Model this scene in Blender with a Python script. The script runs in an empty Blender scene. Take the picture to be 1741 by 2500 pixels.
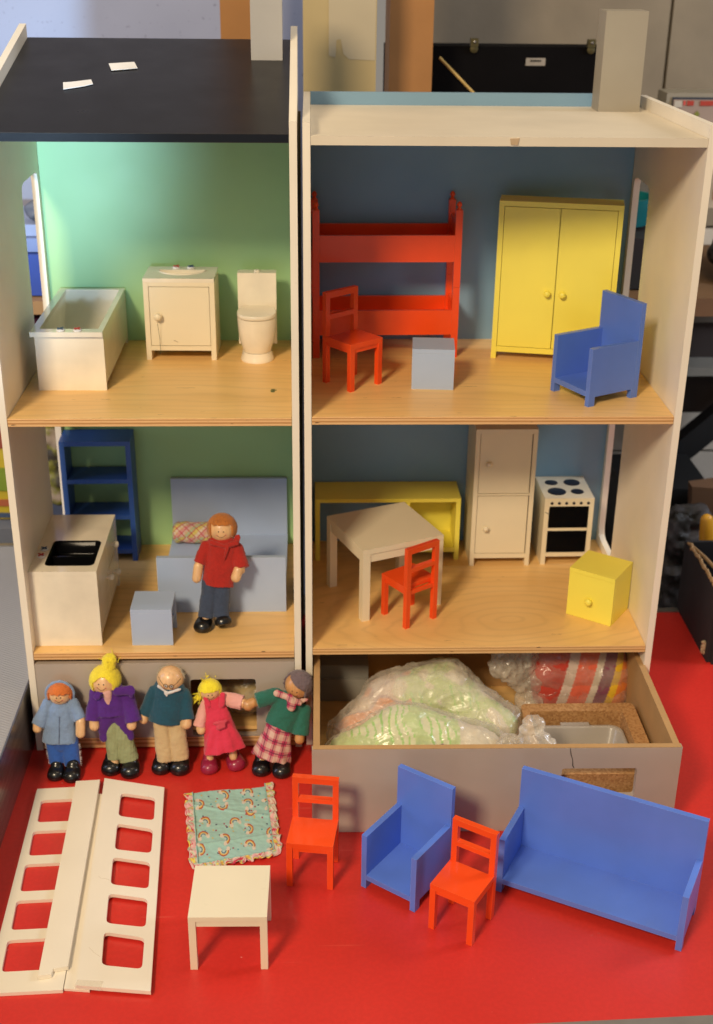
import bpy, bmesh, math, random
from math import radians, sin, cos, pi
from mathutils import Vector, Matrix, noise
from mathutils.geometry import tessellate_polygon
import numpy as np

random.seed(7)
SC = bpy.context.scene
COL = SC.collection

# ------------------------------------------------------------------ camera
cam_data = bpy.data.cameras.new('camera')
cam = bpy.data.objects.new('camera', cam_data)
COL.objects.link(cam)
SC.camera = cam
PITCH, YAW, ROLL = 0.43196, 0.03912, 0.01232
fwd = Vector((sin(YAW) * cos(PITCH), cos(YAW) * cos(PITCH), -sin(PITCH)))
rgt = Vector((cos(YAW), -sin(YAW), 0))
upv = rgt.cross(fwd)
r2 = rgt * cos(ROLL) + upv * sin(ROLL)
u2 = upv * cos(ROLL) - rgt * sin(ROLL)
M = Matrix((r2, u2, -fwd)).transposed().to_4x4()
M.translation = Vector((-0.00018, -1.16555, 0.82191))
cam.matrix_world = M
cam_data.sensor_fit = 'VERTICAL'
cam_data.sensor_height = 24.0
cam_data.sensor_width = 24.0
cam_data.lens = 3083.03 / 2500.0 * 24.0
cam_data.clip_start = 0.05
cam_data.clip_end = 60
cam_data.dof.use_dof = True
cam_data.dof.focus_distance = 1.13
cam_data.dof.aperture_fstop = 5.6

# ------------------------------------------------------------------ light
world = bpy.data.worlds.new('World')
SC.world = world
world.use_nodes = True
bg = world.node_tree.nodes['Background']
bg.inputs['Color'].default_value = (1.0, 0.90, 0.78, 1)
bg.inputs['Strength'].default_value = 0.26

def area(name, loc, target, size, power, color, sy=None):
    d = bpy.data.lights.new(name, 'AREA')
    d.energy = power
    d.color = color
    d.shape = 'RECTANGLE' if sy else 'SQUARE'
    d.size = size
    if sy: d.size_y = sy
    o = bpy.data.objects.new(name, d)
    COL.objects.link(o)
    o.location = loc
    o.rotation_euler = (Vector(target) - Vector(loc)).to_track_quat('-Z', 'Y').to_euler()
    return o

area('ceiling_lamp', (-.90, -1.95, 1.95), (0.05, 0.0, 0.30), 0.42, 61, (1.0, 0.80, 0.54))
area('room_lamp', (0.45, 0.0, 2.4), (0.1, 0.3, 0.2), 0.8, 9, (1.0, 0.82, 0.56))
area('window_light', (-1.4, 0.0, 0.75), (-0.3, 0.1, 0.25), 0.6, 7, (0.50, 0.66, 1.0), 0.8)
area('side_lamp', (1.45, 0.10, 0.95), (0.5, 0.55, 0.1), 0.4, 11, (0.80, 0.87, 1.0))
area('cool_front_fill', (-.5, -3.0, .35), (-.1, 0, .3), 1.2, 6, (0.62, 0.82, 1.0), 0.9)  # added cool fill from the front, no window known there
# added spot lamp making a cool pool at upper left; true source unknown
sd = bpy.data.lights.new('cool_pool_spot', 'SPOT')
sd.energy = 250; sd.color = (0.42, 0.66, 0.92); sd.spot_size = radians(13.5); sd.spot_blend = 1.0; sd.shadow_soft_size = .05
so = bpy.data.objects.new('cool_pool_spot', sd); COL.objects.link(so)
so.location = (-.22, -1.70, .60)
so.rotation_euler = (Vector((-.345, .25, .605)) - Vector(so.location)).to_track_quat('-Z', 'Y').to_euler()

SC.view_settings.view_transform = 'Standard'
SC.view_settings.look = 'None'
SC.view_settings.exposure = 0.0
SC.view_settings.gamma = 1.0
SC.cycles.max_bounces = 8
SC.cycles.transparent_max_bounces = 12
SC.cycles.caustics_reflective = False
SC.cycles.caustics_refractive = False

# ------------------------------------------------------------------ materials
class NT:
    def __init__(s, name):
        s.m = bpy.data.materials.new(name)
        s.m.use_nodes = True
        s.t = s.m.node_tree
        s.n = s.t.nodes
        s.b = s.n['Principled BSDF']
    def add(s, typ, **kw):
        n = s.n.new(typ)
        for k, v in kw.items():
            if k.startswith('i_'):
                n.inputs[k[2:].replace('_', ' ')].default_value = v
            else:
                setattr(n, k, v)
        return n
    def l(s, a, b):
        s.t.links.new(a, b)
    def coord(s, scale=(1, 1, 1), rot=(0, 0, 0), which='Object'):
        tc = s.add('ShaderNodeTexCoord')
        mp = s.add('ShaderNodeMapping')
        mp.inputs['Scale'].default_value = scale
        mp.inputs['Rotation'].default_value = rot
        s.l(tc.outputs[which], mp.inputs['Vector'])
        return mp.outputs['Vector']
    def noise(s, vec, scale, detail=3, rough=.5):
        n = s.add('ShaderNodeTexNoise')
        n.inputs['Scale'].default_value = scale
        n.inputs['Detail'].default_value = detail
        n.inputs['Roughness'].default_value = rough
        s.l(vec, n.inputs['Vector'])
        return n.outputs['Fac']
    def ramp(s, fac, stops):
        r = s.add('ShaderNodeValToRGB')
        e = r.color_ramp.elements
        while len(e) < len(stops): e.new(.5)
        for i, (p, c) in enumerate(stops):
            e[i].position = p
            e[i].color = (*c, 1) if len(c) == 3 else c
        s.l(fac, r.inputs['Fac'])
        return r.outputs['Color']
    def bump(s, h, strength=.2, dist=.0005):
        b = s.add('ShaderNodeBump')
        b.inputs['Strength'].default_value = strength
        b.inputs['Distance'].default_value = dist
        s.l(h, b.inputs['Height'])
        s.l(b.outputs['Normal'], s.b.inputs['Normal'])
    def mix(s, fac, a, b, mode='MIX'):
        m = s.add('ShaderNodeMix', data_type='RGBA', blend_type=mode)
        if isinstance(fac, (int, float)): m.inputs[0].default_value = fac
        else: s.l(fac, m.inputs[0])
        for i, v in ((6, a), (7, b)):
            if isinstance(v, tuple): m.inputs[i].default_value = (*v, 1)
            else: s.l(v, m.inputs[i])
        return m.outputs[2]
    def math(s, op, a, b=0.0):
        m = s.add('ShaderNodeMath', operation=op)
        for i, v in ((0, a), (1, b)):
            if isinstance(v, (int, float)): m.inputs[i].default_value = v
            else: s.l(v, m.inputs[i])
        return m.outputs[0]

def satin(m, spec=1.0, rough=.3):
    b = m.node_tree.nodes['Principled BSDF']
    b.inputs['Specular IOR Level'].default_value = spec
    for l_ in list(b.inputs['Roughness'].links): m.node_tree.links.remove(l_)
    b.inputs['Roughness'].default_value = rough
    b.inputs['Coat Weight'].default_value = .6
    b.inputs['Coat Roughness'].default_value = rough
    return m

def sc_(c, k): return tuple(min(1, x * k) for x in c)

def paint(name, col, rough=.38, bump=.12, bscale=900, var=.06, coat=0.0, dirt=.0, dirtcol=(.25, .17, .10), wear=0, wearcol=None):
    m = NT(name)
    v = m.coord()
    n = m.noise(v, 14, 4)
    c = m.ramp(n, [(.3, sc_(col, 1 - var)), (.7, sc_(col, 1 + var))])
    if dirt > 0:
        d = m.ramp(m.noise(v, 55, 6, .65), [(.66, (0, 0, 0)), (.76, (1, 1, 1))])
        f = m.math('MULTIPLY', d, dirt)
        c = m.mix(f, c, dirtcol)
    if wear:
        # rubbed edges: where the rounded normal departs from the true one
        bv = m.add('ShaderNodeBevel', samples=6); bv.inputs['Radius'].default_value = .0011
        ge = m.add('ShaderNodeNewGeometry')
        dt = m.add('ShaderNodeVectorMath', operation='DOT_PRODUCT')
        m.l(bv.outputs[0], dt.inputs[0]); m.l(ge.outputs['Normal'], dt.inputs[1])
        e = m.math('MULTIPLY', m.math('SUBTRACT', 1.0, dt.outputs['Value']), 5.0)
        e.node.use_clamp = True
        pt = m.ramp(m.noise(v, 120, 4, .7), [(.38, (.25, .25, .25)), (.66, (1, 1, 1))])
        c = m.mix(m.math('MULTIPLY', m.math('MULTIPLY', e, pt), wear), c, wearcol or sc_(col, 1.5))
    m.l(c, m.b.inputs['Base Color'])
    rr = m.noise(v, 30, 4)
    rmap = m.add('ShaderNodeMapRange')
    rmap.inputs['To Min'].default_value = max(.03, rough - .07)
    rmap.inputs['To Max'].default_value = rough + .09
    m.l(rr, rmap.inputs['Value'])
    m.l(rmap.outputs[0], m.b.inputs['Roughness'])
    m.b.inputs['Coat Weight'].default_value = coat
    m.b.inputs['Coat Roughness'].default_value = .04
    m.bump(m.noise(v, bscale, 3), bump, .0003)
    return m.m

def felt(name, col, var=.16, bump=.7, fine=1900, rough=.95, sheen=.3):
    m = NT(name)
    v = m.coord()
    n = m.noise(v, fine * .5, 4, .7)
    n2 = m.noise(v, 120, 3)
    c = m.ramp(n, [(.25, sc_(col, 1 - var * 1.6)), (.75, sc_(col, 1 + var))])
    c = m.mix(.35, c, m.ramp(n2, [(.3, sc_(col, 1 - var)), (.7, sc_(col, 1 + var))]))
    m.l(c, m.b.inputs['Base Color'])
    m.b.inputs['Roughness'].default_value = rough
    m.b.inputs['Sheen Weight'].default_value = sheen
    m.b.inputs['Sheen Roughness'].default_value = .5
    m.bump(m.noise(v, fine, 4, .7), bump, .0004)
    return m.m

def birch(name, ring=None):
    m = NT(name)
    v = m.coord((1, 1, 1))
    warp = m.noise(m.coord((2.2, 7, 2)), 1.6, 3)
    vv = m.add('ShaderNodeVectorMath', operation='MULTIPLY_ADD')
    sep = m.add('ShaderNodeSeparateXYZ'); m.l(v, sep.inputs[0])
    cx, cy = ring if ring else (.9, .35)
    dx = m.math('MULTIPLY', m.math('SUBTRACT', sep.outputs[0], cx), .45 if ring else .10)
    dy = m.math('SUBTRACT', sep.outputs[1], cy)
    rr = m.math('SQRT', m.math('ADD', m.math('MULTIPLY', dx, dx), m.math('MULTIPLY', dy, dy)))
    ph = m.math('ADD', m.math('MULTIPLY', rr, 520 if ring else 430), m.math('MULTIPLY', warp, 34))
    band = m.math('SINE', ph)
    band = m.math('MULTIPLY_ADD', band, .5); 
    band.node.inputs[2].default_value = .5
    fade = m.noise(m.coord((3, 9, 3)), 3.1, 3)
    grain = m.noise(m.coord((14, 190, 40)), 3.0, 4, .6)
    c1 = m.ramp(fade, [(.3, (.82, .50, .18)), (.7, (.91, .59, .235))])
    f = m.math('MULTIPLY', m.math('POWER', band, 5.0), m.math('MULTIPLY', fade, .30))
    c = m.mix(f, c1, (.42, .24, .10))
    g = m.ramp(grain, [(.35, (.80, .80, .80)), (.62, (1, 1, 1))])
    c = m.mix(.20, c, g, 'MULTIPLY')
    fl = m.ramp(m.noise(m.coord((30, 150, 30)), 1.7, 2), [(.735, (0, 0, 0)), (.76, (1, 1, 1))])
    c = m.mix(m.math('MULTIPLY', fl, .6), c, (.22, .10, .035))
    m.l(c, m.b.inputs['Base Color'])
    m.b.inputs['Roughness'].default_value = .42
    m.b.inputs['Coat Weight'].default_value = .15
    m.b.inputs['Coat Roughness'].default_value = .25
    m.bump(grain, .10, .0004)
    return m.m

def plyedge(name, z0, z1):
    m = NT(name)
    v = m.coord()
    sep = m.add('ShaderNodeSeparateXYZ'); m.l(v, sep.inputs[0])
    mr = m.add('ShaderNodeMapRange')
    mr.inputs['From Min'].default_value = z0
    mr.inputs['From Max'].default_value = z1
    m.l(sep.outputs[2], mr.inputs['Value'])
    wob = m.math('MULTIPLY', m.noise(m.coord((30, 30, 200)), 1.5, 3), .06)
    z = m.math('ADD', mr.outputs[0], wob)
    lt, dk = (.80, .50, .23), (.55, .27, .09)
    c = m.ramp(z, [(0, dk), (.12, lt), (.30, lt), (.34, dk), (.52, dk), (.56, lt), (.74, sc_(lt, 1.1)), (.78, dk), (.9, dk), (.94, sc_(lt, 1.15))])
    n = m.noise(m.coord((16, 16, 700)), 3, 4)
    c = m.mix(.5, c, m.ramp(n, [(.3, (.72, .70, .66)), (.65, (1, 1, 1))]), 'MULTIPLY')
    fl = m.ramp(m.noise(m.coord((45, 45, 330)), 1.3, 1), [(.73, (0, 0, 0)), (.75, (1, 1, 1))])
    c = m.mix(fl, c, (.05, .02, .01))
    m.l(c, m.b.inputs['Base Color'])
    m.b.inputs['Roughness'].default_value = .5
    m.bump(n, .2, .0004)
    return m.m

def turned_wood(name, col):
    m = NT(name)
    g = m.noise(m.coord((120, 120, 22)), 2.5, 4)
    c = m.ramp(g, [(.3, sc_(col, .84)), (.7, sc_(col, 1.1))])
    m.l(c, m.b.inputs['Base Color'])
    m.b.inputs['Roughness'].default_value = .36
    m.b.inputs['Subsurface Weight'].default_value = .06
    m.b.inputs['Subsurface Radius'].default_value = (.004, .002, .001)
    m.b.inputs['Coat Weight'].default_value = .3
    m.b.inputs['Coat Roughness'].default_value = .25
    m.bump(g, .08, .0003)
    return m.m

def strands(name, col, sx=420, sz=60, var=.35, rough=.8, bump=.9):
    m = NT(name)
    n = m.noise(m.coord((sx, sx, sz)), 2.2, 5, .65)
    n2 = m.noise(m.coord((90, 90, 30)), 1.5, 3)
    c = m.ramp(n, [(.28, sc_(col, 1 - var * 1.5)), (.5, col), (.75, sc_(col, 1 + var))])
    c = m.mix(.3, c, m.ramp(n2, [(.3, sc_(col, .6)), (.7, sc_(col, 1.2))]))
    m.l(c, m.b.inputs['Base Color'])
    m.b.inputs['Roughness'].default_value = rough
    m.b.inputs['Sheen Weight'].default_value = .25
    m.bump(n, bump, .0009)
    return m.m

def attr_mat(name, rough=.9, fine=1500, bump=.5):
    m = NT(name)
    a = m.add('ShaderNodeVertexColor', layer_name='Print')
    v = m.coord()
    n = m.noise(v, fine, 3, .6)
    c = m.mix(.5, a.outputs['Color'], m.ramp(n, [(.3, (.78, .78, .78)), (.65, (1, 1, 1))]), 'MULTIPLY')
    m.l(c, m.b.inputs['Base Color'])
    m.b.inputs['Roughness'].default_value = rough
    m.b.inputs['Sheen Weight'].default_value = .15
    m.bump(n, bump, .0004)
    return m.m

def plain(name, col, rough=.5, metal=0.0, bump=0, coat=0):
    m = NT(name)
    v = m.coord()
    n = m.noise(v, 25, 4)
    m.l(m.ramp(n, [(.3, sc_(col, .9)), (.7, sc_(col, 1.08))]), m.b.inputs['Base Color'])
    m.b.inputs['Roughness'].default_value = rough
    m.b.inputs['Metallic'].default_value = metal
    m.b.inputs['Coat Weight'].default_value = coat
    if bump: m.bump(m.noise(v, 500, 4), bump, .0005)
    return m.m

def film(name, opac=.0, rough=.24, tint=(.96, .95, .93), haze=.10):
    m = NT(name)
    out = m.n['Material Output']
    v = m.coord()
    h = m.noise(v, 46, 5, .6)
    rg_ = m.add('ShaderNodeTexNoise', noise_type='RIDGED_MULTIFRACTAL')
    rg_.inputs['Scale'].default_value = 21; rg_.inputs['Detail'].default_value = 4; rg_.inputs['Lacunarity'].default_value = 2.3
    m.l(v, rg_.inputs['Vector'])
    hh = m.math('ADD', m.math('MULTIPLY', h, .25), m.math('MULTIPLY', rg_.outputs['Fac'], .42))
    b = m.add('ShaderNodeBump'); b.inputs['Strength'].default_value = .45; b.inputs['Distance'].default_value = .004
    m.l(hh, b.inputs['Height'])
    tr = m.add('ShaderNodeBsdfTransparent'); tr.inputs['Color'].default_value = (*tint, 1)
    gl = m.add('ShaderNodeBsdfGlossy'); gl.inputs['Roughness'].default_value = rough; gl.inputs['Color'].default_value = (1, 1, 1, 1)
    m.l(b.outputs['Normal'], gl.inputs['Normal'])
    df = m.add('ShaderNodeBsdfDiffuse'); df.inputs['Color'].default_value = (.86, .80, .70, 1)
    m.l(b.outputs['Normal'], df.inputs['Normal'])
    fr = m.add('ShaderNodeFresnel'); fr.inputs['IOR'].default_value = 1.55
    m.l(b.outputs['Normal'], fr.inputs['Normal'])
    mx = m.add('ShaderNodeMixShader'); 
    lw = m.add('ShaderNodeLayerWeight'); lw.inputs['Blend'].default_value = .35
    m.l(b.outputs['Normal'], lw.inputs['Normal'])
    m.l(m.math('MULTIPLY_ADD', lw.outputs['Facing'], .10), mx.inputs[0]); mx.inputs[0].links[0].from_node.inputs[2].default_value = .035; m.l(tr.outputs[0], mx.inputs[1]); m.l(gl.outputs[0], mx.inputs[2])
    mx2 = m.add('ShaderNodeMixShader')
    hz = m.add('ShaderNodeMapRange'); hz.inputs['From Min'].default_value = .35; hz.inputs['From Max'].default_value = .7
    hz.inputs['To Min'].default_value = haze * .5; hz.inputs['To Max'].default_value = haze * 1.8
    m.l(h, hz.inputs['Value'])
    edge = m.math('MULTIPLY', m.math('POWER', lw.outputs['Facing'], 2.2), .40)
    m.l(m.math('ADD', hz.outputs[0], edge), mx2.inputs[0]); m.l(mx.outputs[0], mx2.inputs[1]); m.l(df.outputs[0], mx2.inputs[2])
    m.l(mx2.outputs[0], out.inputs['Surface'])
    return m.m

MAT = dict(
    cream=paint('cream_paint', (.79, .705, .515), .34, .06, var=.03, dirt=.10),
    carcass=paint('white_carcass_paint', (.84, .765, .64), .42, .14, var=.04, dirt=.16, wear=.35, wearcol=(.50, .38, .24)),
    roofwhite=paint('white_roof_paint', (.70, .62, .49), .5, .2, var=.05, dirt=.22),
    black=paint('black_roof_paint', (.0055, .0055, .008), .30, .25, bscale=1400, var=.2, dirt=.35, dirtcol=(.045, .045, .05), wear=.8, wearcol=(.10, .085, .06)),
    green=paint('green_wall_paint', (.37, .61, .29), .46, .10, var=.03),
    blue=paint('blue_wall_paint', (.19, .33, .47), .42, .10, var=.04),
    grey=paint('grey_drawer_paint', (.44, .375, .32), .5, .22, bscale=1100, var=.06, dirt=.12),
    silver=paint('silver_grey_paint', (.42, .40, .37), .36, .5, bscale=1700, var=.05),
    red=paint('orange_red_paint', (.86, .075, .010), .32, .08, var=.08, coat=.25, wear=.55, wearcol=(.95, .20, .06)),
    royal=paint('royal_blue_paint', (.10, .20, .64), .36, .14, var=.09, coat=.1, wear=.75, wearcol=(.22, .34, .74)),
    navy=paint('deep_blue_paint', (.028, .090, .34), .40, .10, var=.08),
    pale=paint('pale_blue_paint', (.40, .50, .70), .40, .12, var=.05, wear=.6, wearcol=(.62, .68, .78)),
    yellow=paint('yellow_paint', (.90, .79, .11), .38, .06, var=.04),
    gloss=plain('white_gloss', (.83, .76, .625), .16, coat=.3),
    blackgloss=plain('black_gloss', (.004, .004, .005), .10, coat=.4),
    blackpaint=plain('black_print', (.012, .013, .022), .35),
    birch=birch('birch_veneer'),
    birch_ring=birch('birch_veneer_with_knot', (.222, .062)),
    mdf=plain('raw_fibreboard', (.44, .255, .10), .85, bump=.5),
    darkgap=plain('dark_gap', (.02, .014, .01), .9),
    skin=turned_wood('pale_turned_wood', (.76, .47, .235)),
    skin2=turned_wood('brown_turned_wood', (.58, .29, .105)),
    shoeblack=plain('black_lacquer', (.006, .006, .007), .30, coat=.25),
    shoepink=plain('magenta_lacquer', (.30, .018, .055), .30, coat=.25),
    eye=plain('painted_black', (.006, .005, .005), .35),
    mouth=plain('painted_brown_line', (.10, .025, .015), .5),
    blush=plain('painted_pink', (.68, .24, .17), .5),
    white=plain('white_paper', (.80, .79, .78), .7),
    bluemark=plain('blue_print', (.05, .10, .20), .5),
    redmark=plain('red_print', (.55, .05, .04), .5),
    steel=plain('brushed_steel', (.50, .48, .46), .26, 1.0),
    trim=plain('grey_metal_trim', (.42, .39, .34), .35, .8),
    film=film('clear_bag_film'),
    milky=film('milky_bag_film', .0, .28, (.95, .93, .90), .24),
    knot=film('bunched_bag_film', .0, .22, (.93, .91, .88), .26),
)
MAT['blackgloss'].node_tree.nodes['Principled BSDF'].inputs['Specular IOR Level'].default_value = .04
MAT['blackgloss'].node_tree.nodes['Principled BSDF'].inputs['Coat Weight'].default_value = .0
m_ = MAT['black'].node_tree.nodes['Principled BSDF']; m_.inputs['Specular IOR Level'].default_value = .3

# ------------------------------------------------------------------ mesh helpers
class MB:
    def __init__(s): s.bm = bmesh.new(); s.mi = 0
    def box(s, x0, x1, y0, y1, z0, z1, mi=0):
        vs = [s.bm.verts.new((x, y, z)) for z in (z0, z1) for y in (y0, y1) for x in (x0, x1)]
        for f in ((0, 2, 3, 1), (4, 5, 7, 6), (0, 1, 5, 4), (2, 6, 7, 3), (0, 4, 6, 2), (1, 3, 7, 5)):
            s.bm.faces.new([vs[i] for i in f]).material_index = mi
        return s
    def hexa(s, pts, mi=0):
        vs = [s.bm.verts.new(p) for p in pts]
        for f in ((0, 2, 3, 1), (4, 5, 7, 6), (0, 1, 5, 4), (2, 6, 7, 3), (0, 4, 6, 2), (1, 3, 7, 5)):
            s.bm.faces.new([vs[i] for i in f]).material_index = mi
        return s
    def prism(s, outer, holes, w0, w1, plane='xy', mi=0):
        """polygon with holes extruded along the third axis"""
        def P(u, v, w):
            return {'xy': (u, v, w), 'yz': (w, u, v), 'xz': (u, w, v)}[plane]
        loops = [outer] + list(holes)
        flat = [p for L in loops for p in L]
        tris = tessellate_polygon([[Vector((p[0], p[1], 0)) for p in L] for L in loops])
        a = [s.bm.verts.new(P(p[0], p[1], w0)) for p in flat]
        b = [s.bm.verts.new(P(p[0], p[1], w1)) for p in flat]
        for t in tris:
            try:
                s.bm.faces.new([a[i] for i in t]).material_index = mi
                s.bm.faces.new([b[i] for i in reversed(t)]).material_index = mi
            except ValueError: pass
        k = 0
        for L in loops:
            n = len(L)
            for i in range(n):
                j = (i + 1) % n
                s.bm.faces.new([a[k + i], a[k + j], b[k + j], b[k + i]]).material_index = mi
            k += n
        return s
    def rings(s, rings, cap=True, mi=0, closed=False):
        rv = [[s.bm.verts.new(p) for p in r] for r in rings]
        n = len(rv[0])
        m = len(rv)
        for i in range(m if closed else m - 1):
            A, B = rv[i], rv[(i + 1) % m]
            for j in range(n):
                s.bm.faces.new([A[j], A[(j + 1) % n], B[(j + 1) % n], B[j]]).material_index = mi
        if cap and not closed:
            s.bm.faces.new(list(reversed(rv[0]))).material_index = mi
            s.bm.faces.new(rv[-1]).material_index = mi
        return s
    def lathe(s, prof, c=(0, 0, 0), axis='z', n=24, mi=0):
        R = []
        for r, h in prof:
            r = max(r, 1e-5)
            ring = []
            for i in range(n):
                t = 2 * pi * i / n
                a, b = r * cos(t), r * sin(t)
                q = {'z': (a, b, h), 'y': (a, h, b), 'x': (h, a, b)}[axis]
                ring.append((c[0] + q[0], c[1] + q[1], c[2] + q[2]))
            R.append(ring)
        return s.rings(R, mi=mi)
    def tube(s, pts, r, n=8, mi=0):
        pts = [Vector(p) for p in pts]
        R = []
        for i, p in enumerate(pts):
            t = (pts[min(i + 1, len(pts) - 1)] - pts[max(i - 1, 0)]).normalized()
            a = t.orthogonal().normalized() if i == 0 else (a - t * a.dot(t)).normalized()
            b = t.cross(a)
            rr = r[i] if isinstance(r, (list, tuple)) else r
            R.append([p + (a * cos(2 * pi * k / n) + b * sin(2 * pi * k / n)) * rr for k in range(n)])
        return s.rings(R, mi=mi)
    def torus(s, c, U, V, R, r, n=28, k=8, mi=0):
        c, U, V = Vector(c), Vector(U), Vector(V)
        W = U.cross(V)
        Rr = []
        for i in range(n):
            t = 2 * pi * i / n
            d = U * cos(t) + V * sin(t)
            Rr.append([c + d * (R + r * cos(2 * pi * j / k)) + W * r * sin(2 * pi * j / k) for j in range(k)])
        return s.rings(Rr, closed=True, mi=mi)
    def cap_prim(s, P, n=24):
        ax, ay, az, bx, by, bz, ra, rb, df, caps = P
        A, B = Vector((ax, ay, az)), Vector((bx, by, bz))
        ax_ = (B - A)
        L = ax_.length
        t = ax_.normalized() if L > 1e-7 else Vector((0, 0, -1))
        vd = Vector((0.04, .91, -.42))
        u = t.cross(vd)
        if u.length < .2: u = t.cross(Vector((0, 0, 1)))
        u.normalize()
        w = u.cross(t).normalized()
        R = []
        def ring(c, r):
            return [c + u * r * cos(2 * pi * i / n) + w * r * df * sin(2 * pi * i / n) for i in range(n)]
        q = 5
        if caps[0] == 'r':
            for i in range(q):
                th = pi / 2 * (1 - i / q)
                R.append(ring(A - t * ra * sin(th) * (df if L > 1e-6 and ra > L else 1), max(ra * cos(th), 1e-5)))
        else:
            R.append(ring(A, ra * .02))
        for i in range(6):
            f = i / 5
            R.append(ring(A.lerp(B, f), ra + (rb - ra) * f))
        if caps[1] == 'r':
            for i in range(1, q + 1):
                th = pi / 2 * i / q
                R.append(ring(B + t * rb * sin(th) * (df if L > 1e-6 and rb > L else 1), max(rb * cos(th), 1e-5)))
        else:
            R.append(ring(B, rb * .02))
        return s.rings(R)
    def build(s, name, mat, parent=None, bevel=0, seg=2, angle=35, smooth=True):
        if bevel:
            es = [e for e in s.bm.edges if len(e.link_faces) == 2 and e.calc_face_angle(0) > radians(30)]
            bmesh.ops.bevel(s.bm, geom=es, offset=bevel, segments=seg, profile=.6, affect='EDGES', clamp_overlap=True)
        bmesh.ops.recalc_face_normals(s.bm, faces=s.bm.faces)
        me = bpy.data.meshes.new(name)
        s.bm.to_mesh(me)
        s.bm.free()
        return link(name, me, mat, parent, angle, smooth)

def link(name, me, mat, parent=None, angle=35, smooth=True):
    for m in (mat if isinstance(mat, (list, tuple)) else [mat]):
        me.materials.append(m)
    if smooth:
        me.shade_smooth()
        me.set_sharp_from_angle(angle=radians(angle))
    o = bpy.data.objects.new(name, me)
    COL.objects.link(o)
    if parent: o.parent = parent
    return o

def remeshed(mb, voxel, smooth=3):
    """union of the shapes in mb as one continuous skin"""
    bmesh.ops.recalc_face_normals(mb.bm, faces=mb.bm.faces)
    me = bpy.data.meshes.new('tmp')
    mb.bm.to_mesh(me); mb.bm.free()
    o = bpy.data.objects.new('tmp', me)
    COL.objects.link(o)
    r = o.modifiers.new('r', 'REMESH'); r.mode = 'VOXEL'; r.voxel_size = voxel
    if smooth:
        sm = o.modifiers.new('s', 'SMOOTH'); sm.iterations = smooth; sm.factor = .5
    dg = bpy.context.evaluated_depsgraph_get()
    out = bpy.data.meshes.new_from_object(o.evaluated_get(dg))
    bpy.data.objects.remove(o)
    bpy.data.meshes.remove(me)
    return out

def ruffle(me, amp, scale, seed=0, amp2=0, scale2=0):
    me.update()
    off = Vector((seed * 3.1, seed * 1.7, seed))
    nor = [v.normal.copy() for v in me.vertices]
    for v, n in zip(me.vertices, nor):
        d = noise.noise(v.co * scale + off) * amp
        if amp2: d += noise.noise(v.co * scale2 + off) * amp2
        v.co += n * d
    me.update()

def thing(name, label, cat, loc=(0, 0, 0), rotz=0, group=None):
    o = bpy.data.objects.new(name, None)
    o.empty_display_size = .01
    COL.objects.link(o)
    o.location = loc
    o.rotation_euler = (0, 0, rotz)
    o['label'] = label; o['category'] = cat
    if group: o['group'] = group
    return o

def tag(o, label, cat, group=None):
    o['label'] = label; o['category'] = cat
    if group: o['group'] = group
    return o

def dup(root, loc, rotz, label):
    r = root.copy(); COL.objects.link(r); r.location = loc; r.rotation_euler = (0, 0, rotz)
    r['label'] = label
    for ch in list(root.children):
        c = ch.copy(); COL.objects.link(c); c.parent = r
        for g in list(ch.children):
            d = g.copy(); COL.objects.link(d); d.parent = c
    return r

def rrect(x0, x1, y0, y1, r, n=5):
    P = []
    for cx, cy, a0 in ((x1 - r, y1 - r, 0), (x0 + r, y1 - r, 90), (x0 + r, y0 + r, 180), (x1 - r, y0 + r, 270)):
        for i in range(n + 1):
            a = radians(a0 + 90 * i / n)
            P.append((cx + r * cos(a), cy + r * sin(a)))
    return P

def rquad(q, r, n=4):
    """quadrilateral with rounded corners"""
    P = []
    q = [Vector(p) for p in q]
    for i in range(4):
        a, b, c = q[i - 1], q[i], q[(i + 1) % 4]
        d1, d2 = (a - b).normalized(), (c - b).normalized()
        p0, p1 = b + d1 * r, b + d2 * r
        for k in range(n + 1):
            t = k / n
            v = p0.lerp(b, t).lerp(b.lerp(p1, t), t)
            P.append((v.x, v.y))
    return P

def knob_bm(c, r=.0036, ln=.006, axis='y'):
    mb = MB()
    prof = [(r * .55, 0), (r * .5, -ln * .25), (r * .8, -ln * .4), (r, -ln * .62), (r * .93, -ln * .82), (r * .55, -ln * .96), (0, -ln)]
    mb.lathe(prof, c, axis, 16)
    return mb

# ------------------------------------------------------------------ the place behind
def struct(o):
    o['kind'] = 'structure'
    return o

struct(MB().box(-4, 4, -3, 5, -.82, -.80).build('floor', plain('dark_floor', (.09, .08, .075), .7)))

mortar = plain('mortar', (.14, .115, .08), .9, bump=.5)
blockm = paint('painted_block', (.21, .17, .118), .8, .8, bscale=160, var=.10)
blockl = paint('pale_painted_block', (.52, .46, .38), .8, .8, bscale=160, var=.10)
wall = struct(MB().box(.15, 2.2, .925, 1.05, -.80, 1.4).build('wall', mortar))
zc = -.62
row = 0
while zc < 1.3:
    x = .16 - (.2 if row % 2 else 0)
    while x < 1.5:
        x0 = max(x, .15)
        MB().box(x0 + .0025, x + .3975, .915, .93, zc + .0025, zc + .1975).build('block', blockl if zc < .2 else blockm, wall, bevel=.004, seg=1)
        x += .4
    zc += .2; row += 1

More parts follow.
